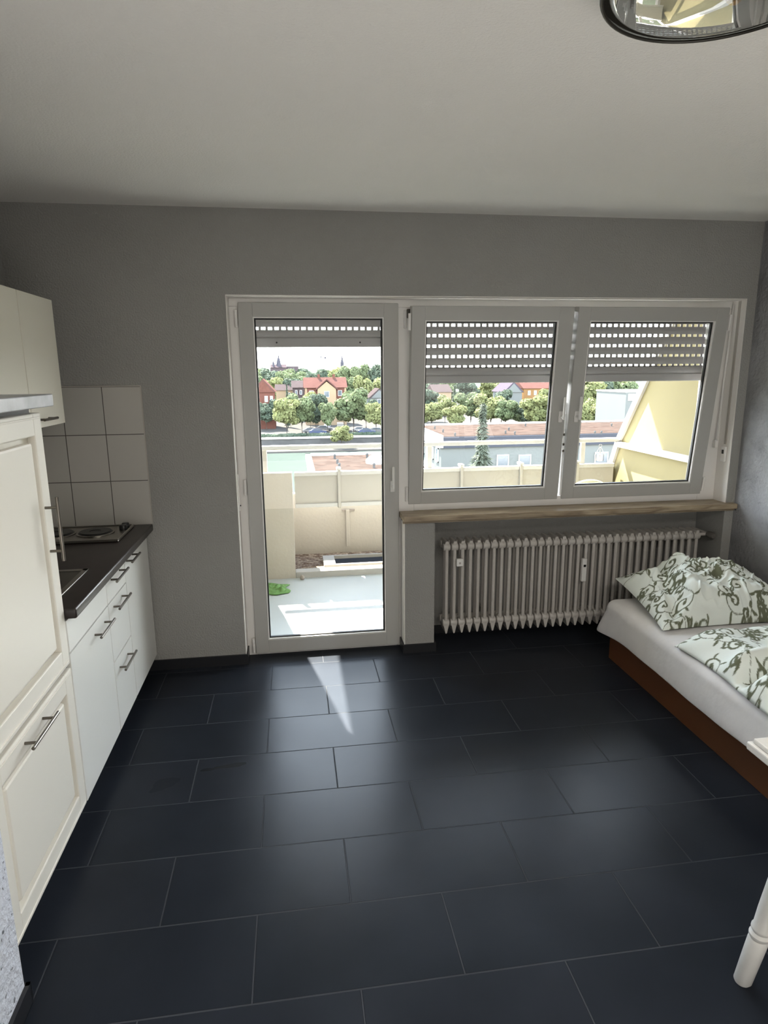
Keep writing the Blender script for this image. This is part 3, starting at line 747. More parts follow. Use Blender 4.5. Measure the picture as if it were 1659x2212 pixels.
# pillow
A = [Vector(p) for p in ((1.99, -.80, .395), (2.80, -.80, .395), (2.87, -.10, .50), (2.055, -.17, .465))]
def pillow_pt(u, v, top):
    s, t_ = 2*u-1, 2*v-1
    # edges draw inwards between the corners
    su = s*(1-.045*(1-t_*t_)); tv = t_*(1-.07*(1-s*s))
    a, b_ = (su+1)/2, (tv+1)/2
    p = A[0]*(1-a)*(1-b_)+A[1]*a*(1-b_)+A[2]*a*b_+A[3]*(1-a)*b_
    e = max(0, 1-s*s)**.62*max(0, 1-t_*t_)**.55
    up = Vector((0, -.12, 1)).normalized()
    wr_ = noise.noise(Vector((s*3.2+t_*1.5, t_*2.2, 3)))*.045+noise.noise(Vector((s*8, t_*5-s*4, 8)))*.016
    wr_ += .035*math.exp(-((s+.35-.25*t_)/.16)**2)*(t_ > -1)-.035*math.exp(-((s+.62-.2*t_)/.10)**2)
    fo = noise.noise(Vector((s*5.0-t_*2.4, t_*2.0+s*1.2, 21)))
    wr_ += .012*math.exp(-(fo/.10)**2) + .016*math.sin(9*(s*.9+t_*.45)+2*noise.noise(Vector((s*2, t_*2, 2))))*math.exp(-((s+.45)/.4)**2)
    edge = min(1, 4*(1-abs(s)))*min(1, 4*(1-abs(t_)))
    if top: return p+up*(e*.175+wr_*edge*.9)
    q = p-up*(e*.045); 
    return Vector((q.x, q.y, max(q.z, .384)))
pl = thing('pillow', 'plump pillow in white linen with olive scroll print at the head of the bed', 'pillow', (2.42, -.45, .395))
def pil(u, v):
    if v <= .5: return pillow_pt(u, v*2, True)
    return pillow_pt(u, 2-2*v, False)
grid_cloth('pillow_cover', 250, 400, pil, lambda u, v: (u*.82, (v*2 if v <= .5 else 2-2*v)*.72), pl, seed=11, size=(.84, .74))

# duvet
def duv(u, v):
    # u across the bed (left hem to wall), v from head edge to foot
    x = 1.955+.925*u; y = -.90-1.34*v
    y += .10*(1-u)*(1-v)*0; y = y + (.05*math.sin(u*3.0))*(1-v)-.06*(1-u)*(1-v)
    x += .018*math.sin(v*9)*(1-u)*1.0 + .03*(v**2)*(1-u)*0
    eu = min(1, u/.10); ev = min(1, v/.07)
    edge = (1-(1-eu)**2)*(1-(1-ev)**2)
    h = .062*edge**.6
    wr_ = noise.noise(Vector((x*4, y*3, 1)))*.05+noise.noise(Vector((x*9+y*4, y*7, 4)))*.018
    # broad folds running across the cover
    wr_ += .020*math.sin((y*1.0-x*.8)*14)*noise.noise(Vector((x*2, y*2, 7)))
    wr_ += .045*math.exp(-((v-.27-.10*u)/.035)**2)-.075*math.exp(-((v-.345-.12*u)/.030)**2)*min(1, 1.5*(1-u))+.060*math.exp(-((v-.43-.10*u)/.045)**2)
    wr_ += .035*math.exp(-((u-.45-.3*v)/.07)**2)*max(0, 1-v*2)
    z = .384+h+max(-.05, wr_)*edge
    return Vector((min(x, 2.895), y, max(z, .385)))
dv = thing('duvet', 'rumpled duvet in white linen with olive scroll print spread over the bed', 'duvet', (2.42, -1.55, .39))
gd = grid_cloth('duvet_cover', 230, 330, duv, lambda u, v: (u*.93, v*1.36), dv, seed=5, size=(.95, 1.38))
md = gd.modifiers.new('thick', 'SOLIDIFY'); md.thickness = .004; md.offset = 1

# ================================================================== SIDE TABLE
tb = thing('side_table', 'white lacquered table with turned splayed legs at the foot of the bed', 'table', (1.72, -2.65, 0))
B().box(1.322, 2.12, -3.05, -2.272, .738, .752, .004).build('tabletop', M['table'], tb)
B().box(1.312, 2.13, -3.06, -2.262, .716, .7385, .004).build('edge_moulding', M['table'], tb)
def leg(cx, cy, dx, dy, nm='leg'):
    prof = [(.0, 0), (.020, 0), (.0235, .006), (.0255, .10), (.0262, .150), (.0225, .156), (.0275, .163), (.0285, .170), (.0225, .178), (.0280, .186), (.0285, .192), (.0255, .198), (.0275, .25), (.0300, .45), (.0310, .715)]
    t = bmesh.new(); n = 24; rings = []
    for r, z in prof: rings.append([t.verts.new((cx+dx*z/.715+r*math.cos(2*PI*i/n), cy+dy*z/.715+r*math.sin(2*PI*i/n), z)) for i in range(n)])
    for a, c in zip(rings, rings[1:]):
        for i in range(n): t.faces.new((a[i], a[(i+1) % n], c[(i+1) % n], c[i]))
    b = B(); b.merge(t); return b.build(nm, M['table'], tb, smooth=40)
leg(1.366, -2.292, .105, -.055); leg(2.08, -2.292, -.105, -.055); leg(1.366, -3.03, .105, .055); leg(2.08, -3.03, -.105, .055)

# ================================================================== CEILING LAMP
LX, LY = 1.078, -2.252
lm = thing('ceiling_lamp', 'round glass ceiling lamp with a thin black rim', 'ceiling lamp', (LX, LY, 2.45))
n = 64
B().tube([(LX+.249*math.cos(2*PI*i/n), LY+.249*math.sin(2*PI*i/n), 2.451) for i in range(n)], .0038, 8, closed=True).build('rim', M['rim'], lm, smooth=True)
gl = glass_mat('smoked_mirror_glass', (.74, .76, .76), 4.0)
B().lathe([(0, 2.4405), (.08, 2.441), (.16, 2.443), (.22, 2.447), (.246, 2.4515)], (LX, LY, 0), 48).build('glass_disc', gl, lm, smooth=True)
B().lathe([(.0, 2.515), (.115, 2.515), (.115, 2.495), (.10, 2.49), (0, 2.49)], (LX, LY, 0), 32).build('base_plate', M['rim'], lm, smooth=40)
for a in (0.9, 3.0, 5.1):
    c = (LX+.10*math.cos(a), LY+.10*math.sin(a))
    B().ico((c[0], c[1], 2.468), .019, 3).build('bulb', M['bulb'], lm, smooth=True)
for a in (0.4, 2.5, 4.6):
    B().cyl((LX+.19*math.cos(a), LY+.19*math.sin(a), 2.447), (LX+.19*math.cos(a), LY+.19*math.sin(a), 2.517), .004, n=8).build('spacer', M['steel'], lm)

# ================================================================== BALCONY
YP = 1.60
S1(B().box(-.254, 2.98, WO, YP, -.20, -.002), 'floor_balcony', M['bfloor'])
S1(B().box(-.32, 3.06, WO, 1.96, 2.50, 2.68), 'ceiling_balcony', M['soffit'])
poly = [(WO, -.20), (1.76, -.20), (1.76, .70), (1.58, 1.08), (1.22, 1.58), (.56, 2.50), (WO, 2.50)]
S1(B().prism(poly, 'x', 2.98, 3.06), 'wall_balcony_right', M['yellow'])
S1(B().prism(poly, 'x', -.334, -.254), 'wall_balcony_left', M['yellow'])
# slanted edge trim and cross beam of the right divider
def strip(p, q, w, x0, x1):
    p, q = Vector(p), Vector(q); d = (q-p).normalized(); nn = Vector((d.y, -d.x))*w
    return [tuple(p), tuple(q), tuple(q-nn), tuple(p-nn)], x0, x1
e = B()
for a, c in (((1.76, .20), (1.76, .70)), ((1.76, .70), (1.58, 1.08)), ((1.58, 1.08), (.56, 2.50))):
    pts, x0, x1 = strip(a, c, -.060, 2.955, 3.075); e.prism(pts, 'x', x0, x1)
S1(e, 'trim_5', M['wtrim'])
S1(B().box(2.925, 2.98, WO, 1.60, 1.045, 1.085), 'trim_6', M['wtrim'])
# parapet: solid part on the left, planter trough on the right
S1(B().prism([(YP, -.20), (2.28, -.20), (2.28, .76), (1.68, .893), (YP, .895)], 'x', -.254, .152), 'wall_parapet', M['concrete'])
S1(B().box(.152, 2.98, 2.25, 2.33, -.20, .60), 'wall_trough', M['concrete'])
S1(B().box(.152, 2.98, YP, 1.70, -.20, .050, .006), 'trim_7', M['kerb'])
g = B().box(.152, 2.98, 1.70, 2.25, -.20, .020)
tag(g.build('gravel_bed', M['gravel'], origin=(1.5, 1.97, -.2)), 'pebble gravel filling the trough behind the balcony kerb', 'gravel', kind='stuff')
t = thing('tray', 'shallow white concrete tray lying in the balcony gravel', 'tray', (1.2, 1.87, .020))
B().ring(.40, 2.2, 0, 0, 0, 0, 0, 0, 0, 0) if False else None
b = B(); b.box(.40, 2.2, 2.01, 2.03, .0205, .060).box(.40, 2.2, 1.735, 1.76, .0205, .060).box(.40, .50, 1.76, 2.01, .0205, .060).box(2.16, 2.2, 1.76, 2.01, .0205, .060)
b.build('rim', M['kerb'], t); B().box(.50, 2.16, 1.76, 2.01, .0205, .030).build('bottom', M['fascia'], t)
# hanging planter panels between posts
xs = [.158, .535, 1.055, 1.572, 2.094, 2.60, 2.955]
for i, (a, c) in enumerate(zip(xs, xs[1:])):
    lab = ['beige balcony planter box at the left end seen through the door', 'second beige planter box, cut by the right stile of the door', 'beige planter box hidden by the pillar between door and window',
           'beige planter box left of the middle in the left window', 'beige planter box at the right of the left window', 'beige planter box beside the yellow divider'][i]
    t = thing('planter_box', lab, 'planter', ((a+c)/2, 1.80, .61))
    B().prism([(1.615, .632), (2.02, .632), (2.02, .785), (1.66, .862), (1.615, .862)], 'x', a+.013, c-.013).build('box_body', M['panel'], t)
    B().box(a+.013, c-.013, 1.600, 1.650, .8625, .895, .004).build('upper_rim', M['wtrim'], t)
    B().box(a+.013, c-.013, 1.598, 1.62, .600, .632, .003).build('lower_rim', M['wtrim'], t)
for i, x in enumerate(xs[1:-1]):
    t = thing('planter_post', ['short beige post between the planter boxes in the door view', 'short beige planter post behind the door stile', 'short beige planter post left of the middle of the left window',
                               'short beige planter post at the right of the left window', 'short beige planter post in the right window'][i], 'post', (x, 1.60, .60))
    B().box(x-.012, x+.012, 1.585, 1.66, .590, .905, .003).build('upright', M['panel'], t)
    B().box(x-.018, x+.018, 1.578, 1.665, .905, .925, .004).build('cap', M['wtrim'], t)
# upper rail with uprights
rl = thing('balcony_rail', 'flat white handrail on uprights above the parapet', 'railing', (1.4, 1.6, .9))
B().box(-.25, 2.975, 1.575, 1.635, 1.085, 1.118, .006).build('handrail', M['wtrim'], rl)
for x in (-.062, 1.303, 2.662):
    B().box(x-.020, x+.020, 1.637, 1.66, .70 if x > .2 else .897, 1.085, .003).build('upright', M['wtrim'], rl)
# bracket on the trough wall
t = thing('wall_bracket', 'beige upright bracket with a cross piece on the trough wall', 'bracket', (.65, 2.24, .08))
B().box(.635, .668, 2.225, 2.2495, .08, .44, .003).build('upright', M['concrete'], t)
B().box(.60, .72, 2.228, 2.2495, .425, .440, .002).build('cross_piece', M['brown_edge'], t)
# cloth
t = B(); nx, ny = 26, 20; tt = bmesh.new(); V = {}
for i in range(nx+1):
    for j in range(ny+1):
        u, v = i/nx, j/ny; x = -.13+.22*u+.02*math.sin(v*7); y = 1.20+.27*v+.015*math.sin(u*8)
        if u > .5: y -= (u-.5)*.14*(v)
        z = .002+abs(noise.noise(Vector((u*5, v*4, 2))))*.045*min(1, 5*min(u, 1-u, v, 1-v))+.006
        V[i, j] = tt.verts.new((x, y, z))
for i in range(nx):
    for j in range(ny): tt.faces.new((V[i, j], V[i+1, j], V[i+1, j+1], V[i, j+1]))
t.merge(tt); o = t.build('floor_cloth', M['green_cloth'], smooth=True, origin=(0, 1.3, 0)); tag(o, 'crumpled green cloth lying on the balcony floor', 'cloth')
md = o.modifiers.new('thick', 'SOLIDIFY'); md.thickness = .006; md.offset = -1
# small things on the balcony
tag(B().lathe([(0, 0), (.016, .004), (.020, .018), (.014, .032), (.007, .040), (0, .041)], (.205, 1.545, -.001), 14).build('stone_knob', M['brown_edge'], smooth=True, origin=(.205, 1.545, 0)),
    'small taupe knob on the balcony floor by the end of the white kerb', 'knob')
o = B().box(-.253, -.225, 1.28, 1.33, .16, .24, .006).build('wall_socket', M['carc'], origin=(-.24, 1.3, .2)); tag(o, 'small grey outlet box low on the left balcony wall', 'outlet')
t = thing('lantern', 'thin wire lantern on the planter at the right end of the balcony', 'lantern', (2.876, 1.75, .895))
b = B(); 
for a in range(6):
    an = a*PI/3; b.tube([(2.876+.035*math.cos(an), 1.75+.035*math.sin(an), .896), (2.876+.038*math.cos(an), 1.75+.038*math.sin(an), .96), (2.876+.012*math.cos(an), 1.75+.012*math.sin(an), 1.01), (2.876, 1.75, 1.02)], .0022, 6)
b.build('cage', M['steel'], t, smooth=True)
B().lathe([(.02, .896), (.026, .91), (.022, .95), (.010, .96), (0, .96)], (2.876, 1.75, 0), 14).build('candle_glass', M['kerb'], t, smooth=True)
B().tube([(2.876+.013*math.cos(2*PI*i/16), 1.75, 1.033+.013*math.sin(2*PI*i/16)) for i in range(16)], .002, 6, closed=True).build('ring', M['steel'], t, smooth=True)
# plastic garden chair: rounded back, seat, arms, legs
t = thing('garden_chair', 'pale yellow plastic garden chair whose back edge shows low in the right window', 'chair', (2.36, .62, 0))
cx, cy = 2.36, .62
b = B(); pts = []
for i in range(25):
    a = PI*i/24; pts.append((cx-.20*math.cos(a), cy+.22+.02*math.sin(a), .66+.215*math.sin(a)**.8))
b.tube([(cx-.20, cy+.16, .43)]+pts+[(cx+.20, cy+.16, .43)], .016, 10)
for k in range(-3, 4): b.box(cx+k*.05-.012, cx+k*.05+.012, cy+.215, cy+.232, .45, .86-.012*abs(k)**1.6, .003)
b.build('backrest', M['chair_y'], t, smooth=40)
B().box(cx-.21, cx+.21, cy-.20, cy+.21, .415, .44, .010).build('seat', M['chair_y'], t)
for sx in (-1, 1):
    B().tube([(cx+sx*.21, cy+.20, .64), (cx+sx*.235, cy, .655), (cx+sx*.225, cy-.19, .64), (cx+sx*.215, cy-.20, .43)], .014, 8).build('armrest', M['chair_y'], t, smooth=True)
    for sy in (-1, 1): B().tube([(cx+sx*.19, cy+sy*.18, .42), (cx+sx*.235, cy+sy*.235, .0)], [.024, .017], 10).build('leg', M['chair_y'], t, smooth=True)

# ================================================================== TOWN BELOW
ZS, ZR = -13.2, -15.6          # street level, river level
S1(B().box(-900, 1400, 149, 1700, ZS-3, ZS), 'ground_street', M['asphalt'])
bpy.data.objects['ground_street'].name = 'floor_street'
S1(B().box(-900, 1400, 5, 149, ZR-3, ZR-.9), 'floor_riverbed', M['grass'])
tag(B().box(-300, 44, 60, 139.8, ZR-.88, ZR).build('river', M['river'], origin=(0, 100, ZR)), 'calm green-grey river beyond the flat roofs', 'river', kind='stuff')
qw = thing('quay_wall', 'long grey quay wall with a pale coping between street and river', 'wall', (20, 148.8, ZR))
B().box(-200, 260, 148.2, 149.2, ZR-.5, ZS-.1).build('wall_face', M['quay'], qw)
B().box(-200, 260, 147.9, 149.5, ZS-.1, ZS+.22).build('coping', M['kerb'], qw)
tag(B().box(-200, 260, 140, 148.1, ZR+.001, ZR+.35).build('footpath', M['asphalt'], origin=(20, 144, ZR)), 'pale towpath at the foot of the quay wall', 'path')

# flat-roofed buildings
def windows_on(parent, rects, y, m_frame, m_glass, axis='y'):
    for (a0, a1, z0, z1) in rects:
        w_ = (B().ring(a0, a1, z0, z1, y-.12, y+.05, .10, .10, .10, .10) if axis == 'y' else None)
        if axis == 'y':
            w_ = w_.build('window', m_frame, parent); B().box(a0+.1, a1-.1, y-.06, y+.02, z0+.1, z1-.1).build('window_pane', m_glass, w_)
        else:
            b_ = B().box(y-.12, y+.05, a0, a1, z0, z0+.1).box(y-.12, y+.05, a0, a1, z1-.1, z1).box(y-.12, y+.05, a0, a0+.1, z0, z1).box(y-.12, y+.05, a1-.1, a1, z0, z1)
            w_ = b_.build('window', m_frame, parent); B().box(y-.06, y+.02, a0+.1, a1-.1, z0+.1, z1-.1).build('window_pane', m_glass, w_)
fa = thing('flat_roof_building', 'low white building with a reddish gravel roof and blue-grey fascia in the windows', 'building', (36, 72, ZR-.9))
xa, ya = 16.2, 64.5
B().box(xa, 58, ya+.3, 80, ZR-.9, -5.9).build('walls', M['plaster'], fa)
B().box(xa-.2, 58.2, ya, 80.3, -6.45, -5.25).build('fascia', M['fascia'], fa)
B().box(xa+.2, 57.8, ya+.4, 79.9, -5.26, -5.20).build('roof_surface', M['roofgravel'], fa)
B().box(xa-.25, 58.2, 79.9, 80.4, -5.3, -5.02).box(xa-.3, xa+.15, ya-.05, 80.3, -6.4, -5.05).build('parapet_trim', M['kerb'], fa)
p1, p2 = at(1075, 983, ya), at(1100, 1008, ya); q1, q2 = at(1122, 983, ya), at(1148, 1006, ya)
p0 = at(1010, 985, ya)
windows_on(fa, [(p1.x, p2.x, p2.z, p1.z), (q1.x, q2.x, q2.z, q1.z), (2*p1.x-q1.x, 2*p2.x-q2.x, p2.z, p1.z), (29.5, 31, p2.z, p1.z), (34, 35.6, p2.z, p1.z)], ya+.3, M['kerb'], M['winglass'])
windows_on(fa, [(66+2.6*k, 67.3+2.6*k, -8.2, -6.6) for k in range(5)] , xa, M['kerb'], M['winblue'], 'x')
windows_on(fa, [(65.3, 66.6, -11.5, -8.8), (68.2, 69.4, -11.5, -8.8)], xa, M['kerb'], M['winblue'], 'x')
vent_n = 0
def vent(u, v, lab):
    p = atz(u, v, -5.2)
    t = thing('roof_vent', lab, 'vent', (p.x, p.y, -5.2), group='vent pipes on the flat gravel roofs')
    B().cyl((p.x, p.y, -5.21), (p.x, p.y, -4.92), .09, n=10).build('pipe', M['quay'], t, smooth=40)
    B().cyl((p.x, p.y, -4.92), (p.x, p.y, -4.82), .14, .07, n=10).build('cowl', M['quay'], t, smooth=40)
for u, v, lab in ((939, 927, 'roof vent nearest the left end of the long flat roof'), (957, 934, 'second roof vent from the left end of the long flat roof'), (983, 942, 'roof vent close to the fascia left of the conifer'),
                  (1099, 930, 'rear one of the vent pair right of the conifer'), (1092, 937, 'front one of the vent pair right of the conifer'), (1112, 939, 'roof vent just right of the vent pair near the fascia'),
                  (1135, 921, 'roof vent at the far edge of the long flat roof'), (1321, 921, 'roof vent at the far edge seen in the right window'), (1285, 938, 'left roof vent near the fascia in the right window'), (1299, 938, 'right roof vent near the fascia in the right window')):
    vent(u, v, lab)
fb = thing('flat_roof_building', 'low nearer building with a reddish gravel roof seen over the parapet through the door', 'building', (5.7, 44, ZR-.9))
B().box(1.3, 10.1, 36, 51.2, ZR-.9, -5.3).build('walls', M['plaster'], fb)
B().box(1.62, 9.8, 36.2, 51.0, -5.31, -5.20).build('roof_surface', M['roofgravel'], fb)
B().box(1.2, 1.65, 36, 51.4, -5.4, -5.02).box(1.2, 10.2, 50.95, 51.4, -5.4, -5.02).box(9.8, 10.25, 36, 51.4, -5.4, -5.02).build('parapet_trim', M['kerb'], fb)
for u, v, lab in ((723, 991, 'left rear vent pipe on the nearer flat roof'), (729, 1002, 'middle vent pipe on the nearer flat roof'), (733, 1011, 'front vent pipe on the nearer flat roof'),
                  (793, 989, 'right rear vent pipe on the nearer flat roof'), (808, 1011, 'right front vent pipe on the nearer flat roof')): vent(u, v, lab)
p = atz(815, 1000, -5.2)
tag(B().lathe([(.9, 0), (.9, .25), (.6, .55), (.2, .7), (0, .72)], (p.x, p.y, -5.205), 20).build('roof_dome', M['kerb'], smooth=40, origin=(p.x, p.y, -5.2)), 'white round skylight dome on the nearer flat roof', 'skylight')
# white block in the right window
p = at(1353, 848, 92); q = at(1415, 925, 92)
wb_ = thing('white_block', 'tall narrow white building beside the slanted yellow divider in the right window', 'building', (p.x+5, 96, ZR))
B().box(p.x, p.x+12, 92, 102, ZR-.9, p.z).build('walls', M['plaster'], wb_)
a_, c_ = at(1357, 851, 92), at(1376, 865, 92); windows_on(wb_, [(a_.x, c_.x, c_.z, a_.z)], 92, M['kerb'], M['winblue'])
B().box(p.x-.1, p.x+12.1, 91.9, 102.1, p.z, p.z+.2).build('roof_slab', M['kerb'], wb_)

# houses
def gable_house(nm, lab, x0, x1, y0, y1, zb, ze, zr, wall, roof, wins=(), loc=None, ridge='x', low=None, chim=()):
    t = thing(nm, lab, 'house', ((x0+x1)/2, (y0+y1)/2, zb))
    B().box(x0, x1, y0, y1, zb, ze).build('walls', wall, t)
    if ridge == 'x':
        ym = (y0+y1)/2; b = B().prism([(y0-.5, ze-.2), (ym, zr), (y1+.5, ze-.2)], 'x', x0-.4, x1+.4)
    else:
        xm = (x0+x1)/2; b = B().prism([(x0-.5, ze-.2), (xm, zr), (x1+.5, ze-.2)], 'y', y0-.3, y1+.3)
        B().prism([(x0+.2, ze-.25), (xm, zr-.5), (x1-.2, ze-.25)], 'y', y0-.32, y0-.28).build('gable_face', wall, t)
    b.build('roof', roof, t)
    windows_on(t, wins, y0, M['kerb'], M['winglass'])
    for x in chim:
        B().box(x-.35, x+.35, (y0+y1)/2-.8, (y0+y1)/2-.1, zr-1.2, zr+.9).build('chimney', M['brick'], t)
    return t
Y1 = 186
a_, c_ = at(659, 834, Y1), at(749, 915, Y1); rt = at(700, 815, Y1+5)
hx0, hx1, hze = a_.x, c_.x, a_.z-.3
g0, g1 = at(686, 850, Y1-1).x, at(726, 850, Y1-1).x
h = gable_house('town_house', 'peach town house with a red roof and central gable between the street trees', hx0, hx1, Y1, Y1+10, ZS, hze, rt.z, M['brick'], M['roof'],
                [(hx0+1.2, hx0+2.4, hze-2.6, hze-1), (hx1-2.4, hx1-1.2, hze-2.6, hze-1)], chim=(at(690, 815, Y1).x, at(723, 815, Y1).x))
xm = (g0+g1)/2; gz = at(706, 824, Y1-1).z
B().prism([(g0, ZS), (g1, ZS), (g1, hze-.6), (xm, gz), (g0, hze-.6)], 'y', Y1-1.2, Y1+4).build('gable_bay', M['peach'], h)
B().prism([(g0-.5, hze-.9), (xm, gz+.35), (g1+.5, hze-.9), (g1+.5, hze-.5), (xm, gz+.8), (g0-.5, hze-.5)], 'y', Y1-1.5, Y1+5).build('gable_roof', M['roof'], h)
windows_on(h, [(xm-.8, xm+.7, hze-2.9, hze-1.2), (xm-.8, xm+.7, hze-6, hze-4.4), (xm-.8, xm+.7, hze-9.2, hze-7.6)], Y1-1.2, M['kerb'], M['winglass'])
B().box(hx0-.05, hx0+.5, Y1-.05, Y1+.3, ZS, hze).box(hx1-.5, hx1+.05, Y1-.05, Y1+.3, ZS, hze).box(hx0, hx1, Y1-.15, Y1, ZS, hze-4).build('lower_walls', M['peach'], h)
def house_px(nm, lab, u0, u1, ve, vr, vb, Y, dep, wall, roof, ridge='x', wins=()):
    A0, A1, R0, Bt = at(u0, ve, Y), at(u1, ve, Y), at((u0+u1)/2, vr, Y+dep/2), at(u0, vb, Y)
    ww = [(A0.x+(A1.x-A0.x)*a, A0.x+(A1.x-A0.x)*b, A0.z-c, A0.z-d) for a, b, c, d in wins]
    return gable_house(nm, lab, A0.x, A1.x, Y, Y+dep, ZS, A0.z, R0.z, wall, roof, ww, ridge=ridge)
house_px('town_house', 'house with a steep red roof at the left edge of the door view', 545, 592, 846, 818, 900, 176, 10, M['brick'], M['roof'], 'y', [(.55, .7, 2.8, 1.2), (.8, .93, 2.8, 1.2), (.6, .75, 6.2, 4.6)])
house_px('town_house', 'grey-brown house just left of the peach town house', 632, 657, 836, 822, 880, 205, 9, M['roof_b'], M['roof_b'], 'x', [(.2, .4, 2.4, 1.0), (.6, .8, 2.4, 1.0)])
house_px('town_house', 'small pale house behind the conifer left of the peach house', 596, 634, 842, 830, 880, 215, 9, M['peach'], M['roof_b'], 'x', [(.7, .82, 2.4, 1.0)])
house_px('town_house', 'white gabled house with a dark roof at the right edge of the door view', 800, 838, 858, 838, 900, 196, 10, M['plaster'], M['roof_b'], 'y', [(.4, .6, 2.2, .6)])
house_px('town_house', 'house with a mauve roof between the trees in the left window', 1090, 1128, 846, 824, 900, 196, 12, M['plaster'], M['roof_m'], 'y')
house_px('town_house', 'long orange house behind yellow trees in the left window', 1132, 1215, 838, 820, 900, 205, 12, M['orange'], M['roof'], 'x', [(.1+.16*k, .17+.16*k, 2.4, .9) for k in range(5)])
house_px('town_house', 'pale house with a brown roof behind trees at the left of the left window', 938, 975, 846, 830, 900, 215, 12, M['peach'], M['roof_b'], 'x', [(.3, .45, 2.4, 1.0)])

# skyline
ch = thing('church', 'distant hazy church with a domed tower and long roof on the skyline', 'church', at(605, 800, 700))
def cpx(u, v, Y=700): return at(u, v, Y)
a_, c_ = cpx(584, 800), cpx(619, 791)
B().box(a_.x, c_.x, 700, 716, ZS, a_.z+3).build('nave', M['church_r'], ch)
B().prism([(699, a_.z+2.8), (708, cpx(600, 787).z), (717, a_.z+2.8)], 'x', a_.x, c_.x).build('nave_roof', M['church_r'], ch)
tw = cpx(602, 790); r_ = cpx(606.5, 790).x-tw.x
B().lathe([(r_*1.2, ZS), (r_*1.2, tw.z+1.5), (r_, tw.z+2.5), (r_*.95, tw.z+4.5), (r_*.6, tw.z+7.5), (r_*.3, tw.z+8.5), (r_*.3, tw.z+10.3), (r_*.08, tw.z+11), (r_*.05, tw.z+13), (0, tw.z+13.2)], (tw.x, 705, 0), 16).build('dome_tower', M['church'], ch, smooth=30)
tw = cpx(590.5, 790); B().lathe([(r_*.5, ZS), (r_*.5, tw.z+2.5), (r_*.35, tw.z+3.5), (r_*.1, tw.z+5.5), (0, tw.z+6)], (tw.x, 703, 0), 12).build('small_tower', M['church'], ch, smooth=30)
a_, c_ = cpx(619, 796), cpx(645, 791)
B().box(a_.x, c_.x, 702, 714, ZS, c_.z).build('side_wing', M['church_r'], ch)
sp = thing('church_spire', 'thin distant spire on the skyline right of the crane', 'spire', at(739, 790, 800))
c_ = at(739, 783, 800); B().lathe([(2.2, ZS), (2.2, c_.z), (1.6, c_.z+1), (.9, c_.z+5), (.2, c_.z+10), (0, c_.z+10.5)], (c_.x, 800, 0), 10).build('shaft', M['church'], sp)
cr = thing('tower_crane', 'faint distant tower crane above the treetops', 'crane', at(694, 800, 600))
m0, m1 = at(694.5, 806, 600), at(694.5, 768.5, 600); j0, j1 = at(655, 771, 600), at(705, 771, 600)
B().box(m0.x-.35, m0.x+.35, 599.6, 600.4, ZS, m1.z).build('mast', M['church'], cr)
B().box(j0.x, j1.x, 599.7, 600.3, m1.z-1.6, m1.z-1.1).build('jib', M['church'], cr)
B().box(j1.x-2, j1.x, 599.4, 600.6, m1.z-2.6, m1.z-1.2).build('counterweight', M['church'], cr)
hl = B(); t = bmesh.new(); V = []
nx = 160
rows = [(420, -13.0, 0), (520, -4, 1), (900, 3.0, 3), (1300, 9.0, 5), (1650, 11.0, 6)]
for (y, z, am) in rows:
    V.append([t.verts.new((-700+2100*i/nx, y, z+am*noise.noise(Vector((i*.11, y*.01, 3)))+am*.35*noise.noise(Vector((i*.9, y, 3))))) for i in range(nx+1)])
for a, c in zip(V, V[1:]):
    for i in range(nx): t.faces.new((a[i], a[i+1], c[i+1], c[i]))
hl.merge(t); S1(hl, 'floor_hills', M['hill'], smooth=True)

# ---- trees
def leaf_cloud(b, lobes, n, size, rnd, drop=.25):
    t = b
    wsum = [l[1]**2 for l in lobes]
    for _ in range(n):
        l = rnd.choices(lobes, wsum)[0]; c, r, sc = l
        d = Vector((rnd.gauss(0, 1), rnd.gauss(0, 1), rnd.gauss(0, 1))).normalized()
        rr = r*(1-abs(rnd.gauss(0, .13)))
        p = Vector(c)+Vector((d.x*rr*sc[0], d.y*rr*sc[1], d.z*rr*sc[2]))
        nrm = (d+Vector((rnd.uniform(-.7, .7), rnd.uniform(-.7, .7), rnd.uniform(-.5, .9)))).normalized()
        u = nrm.cross(Vector((rnd.random(), rnd.random(), rnd.random()+.01))).normalized(); w_ = nrm.cross(u)
        s = size*rnd.uniform(.6, 1.3)
        vs = [t.verts.new(p+u*s), t.verts.new(p+w_*s*.7), t.verts.new(p-u*s), t.verts.new(p-w_*s*.7)]
        t.faces.new(vs)
def tree_mesh(seed, n=3000, size=.040):
    """round crown of unit size: height 1, crown from .25 to 1"""
    rnd = random.Random(seed); lobes = []
    for i in range(13):
        a = rnd.uniform(0, 6.28); rr = rnd.uniform(.12, .30); z = rnd.uniform(.36, .86)
        lobes.append(((rr*math.cos(a), rr*math.sin(a), z), rnd.uniform(.10, .19), (1, 1, .85)))
    lobes.append(((0, 0, .60), .26, (1, 1, 1.05)))
    b = B(); leaf_cloud(b.bm, lobes, n, size, rnd)
    for c, r, sc in lobes: b.ico(c, r*.66, 2, sc, .35, 3)
    me = bpy.data.meshes.new('crown'); b.bm.to_mesh(me); b.bm.free()
    tr = B().tube([(0, 0, 0), (.006, 0, .25), (-.004, .003, .55)], [.020, .015, .008], 8)
    for k in range(5):
        a = rnd.uniform(0, 6.28); tr.tube([(0, 0, .26+.05*k), (.09*math.cos(a), .09*math.sin(a), .40+.06*k), (.16*math.cos(a), .16*math.sin(a), .52+.06*k)], [.010, .006, .003], 6)
    mt = bpy.data.meshes.new('trunk'); tr.bm.to_mesh(mt); tr.bm.free(); mt.materials.append(M['bark'])
    return me, mt
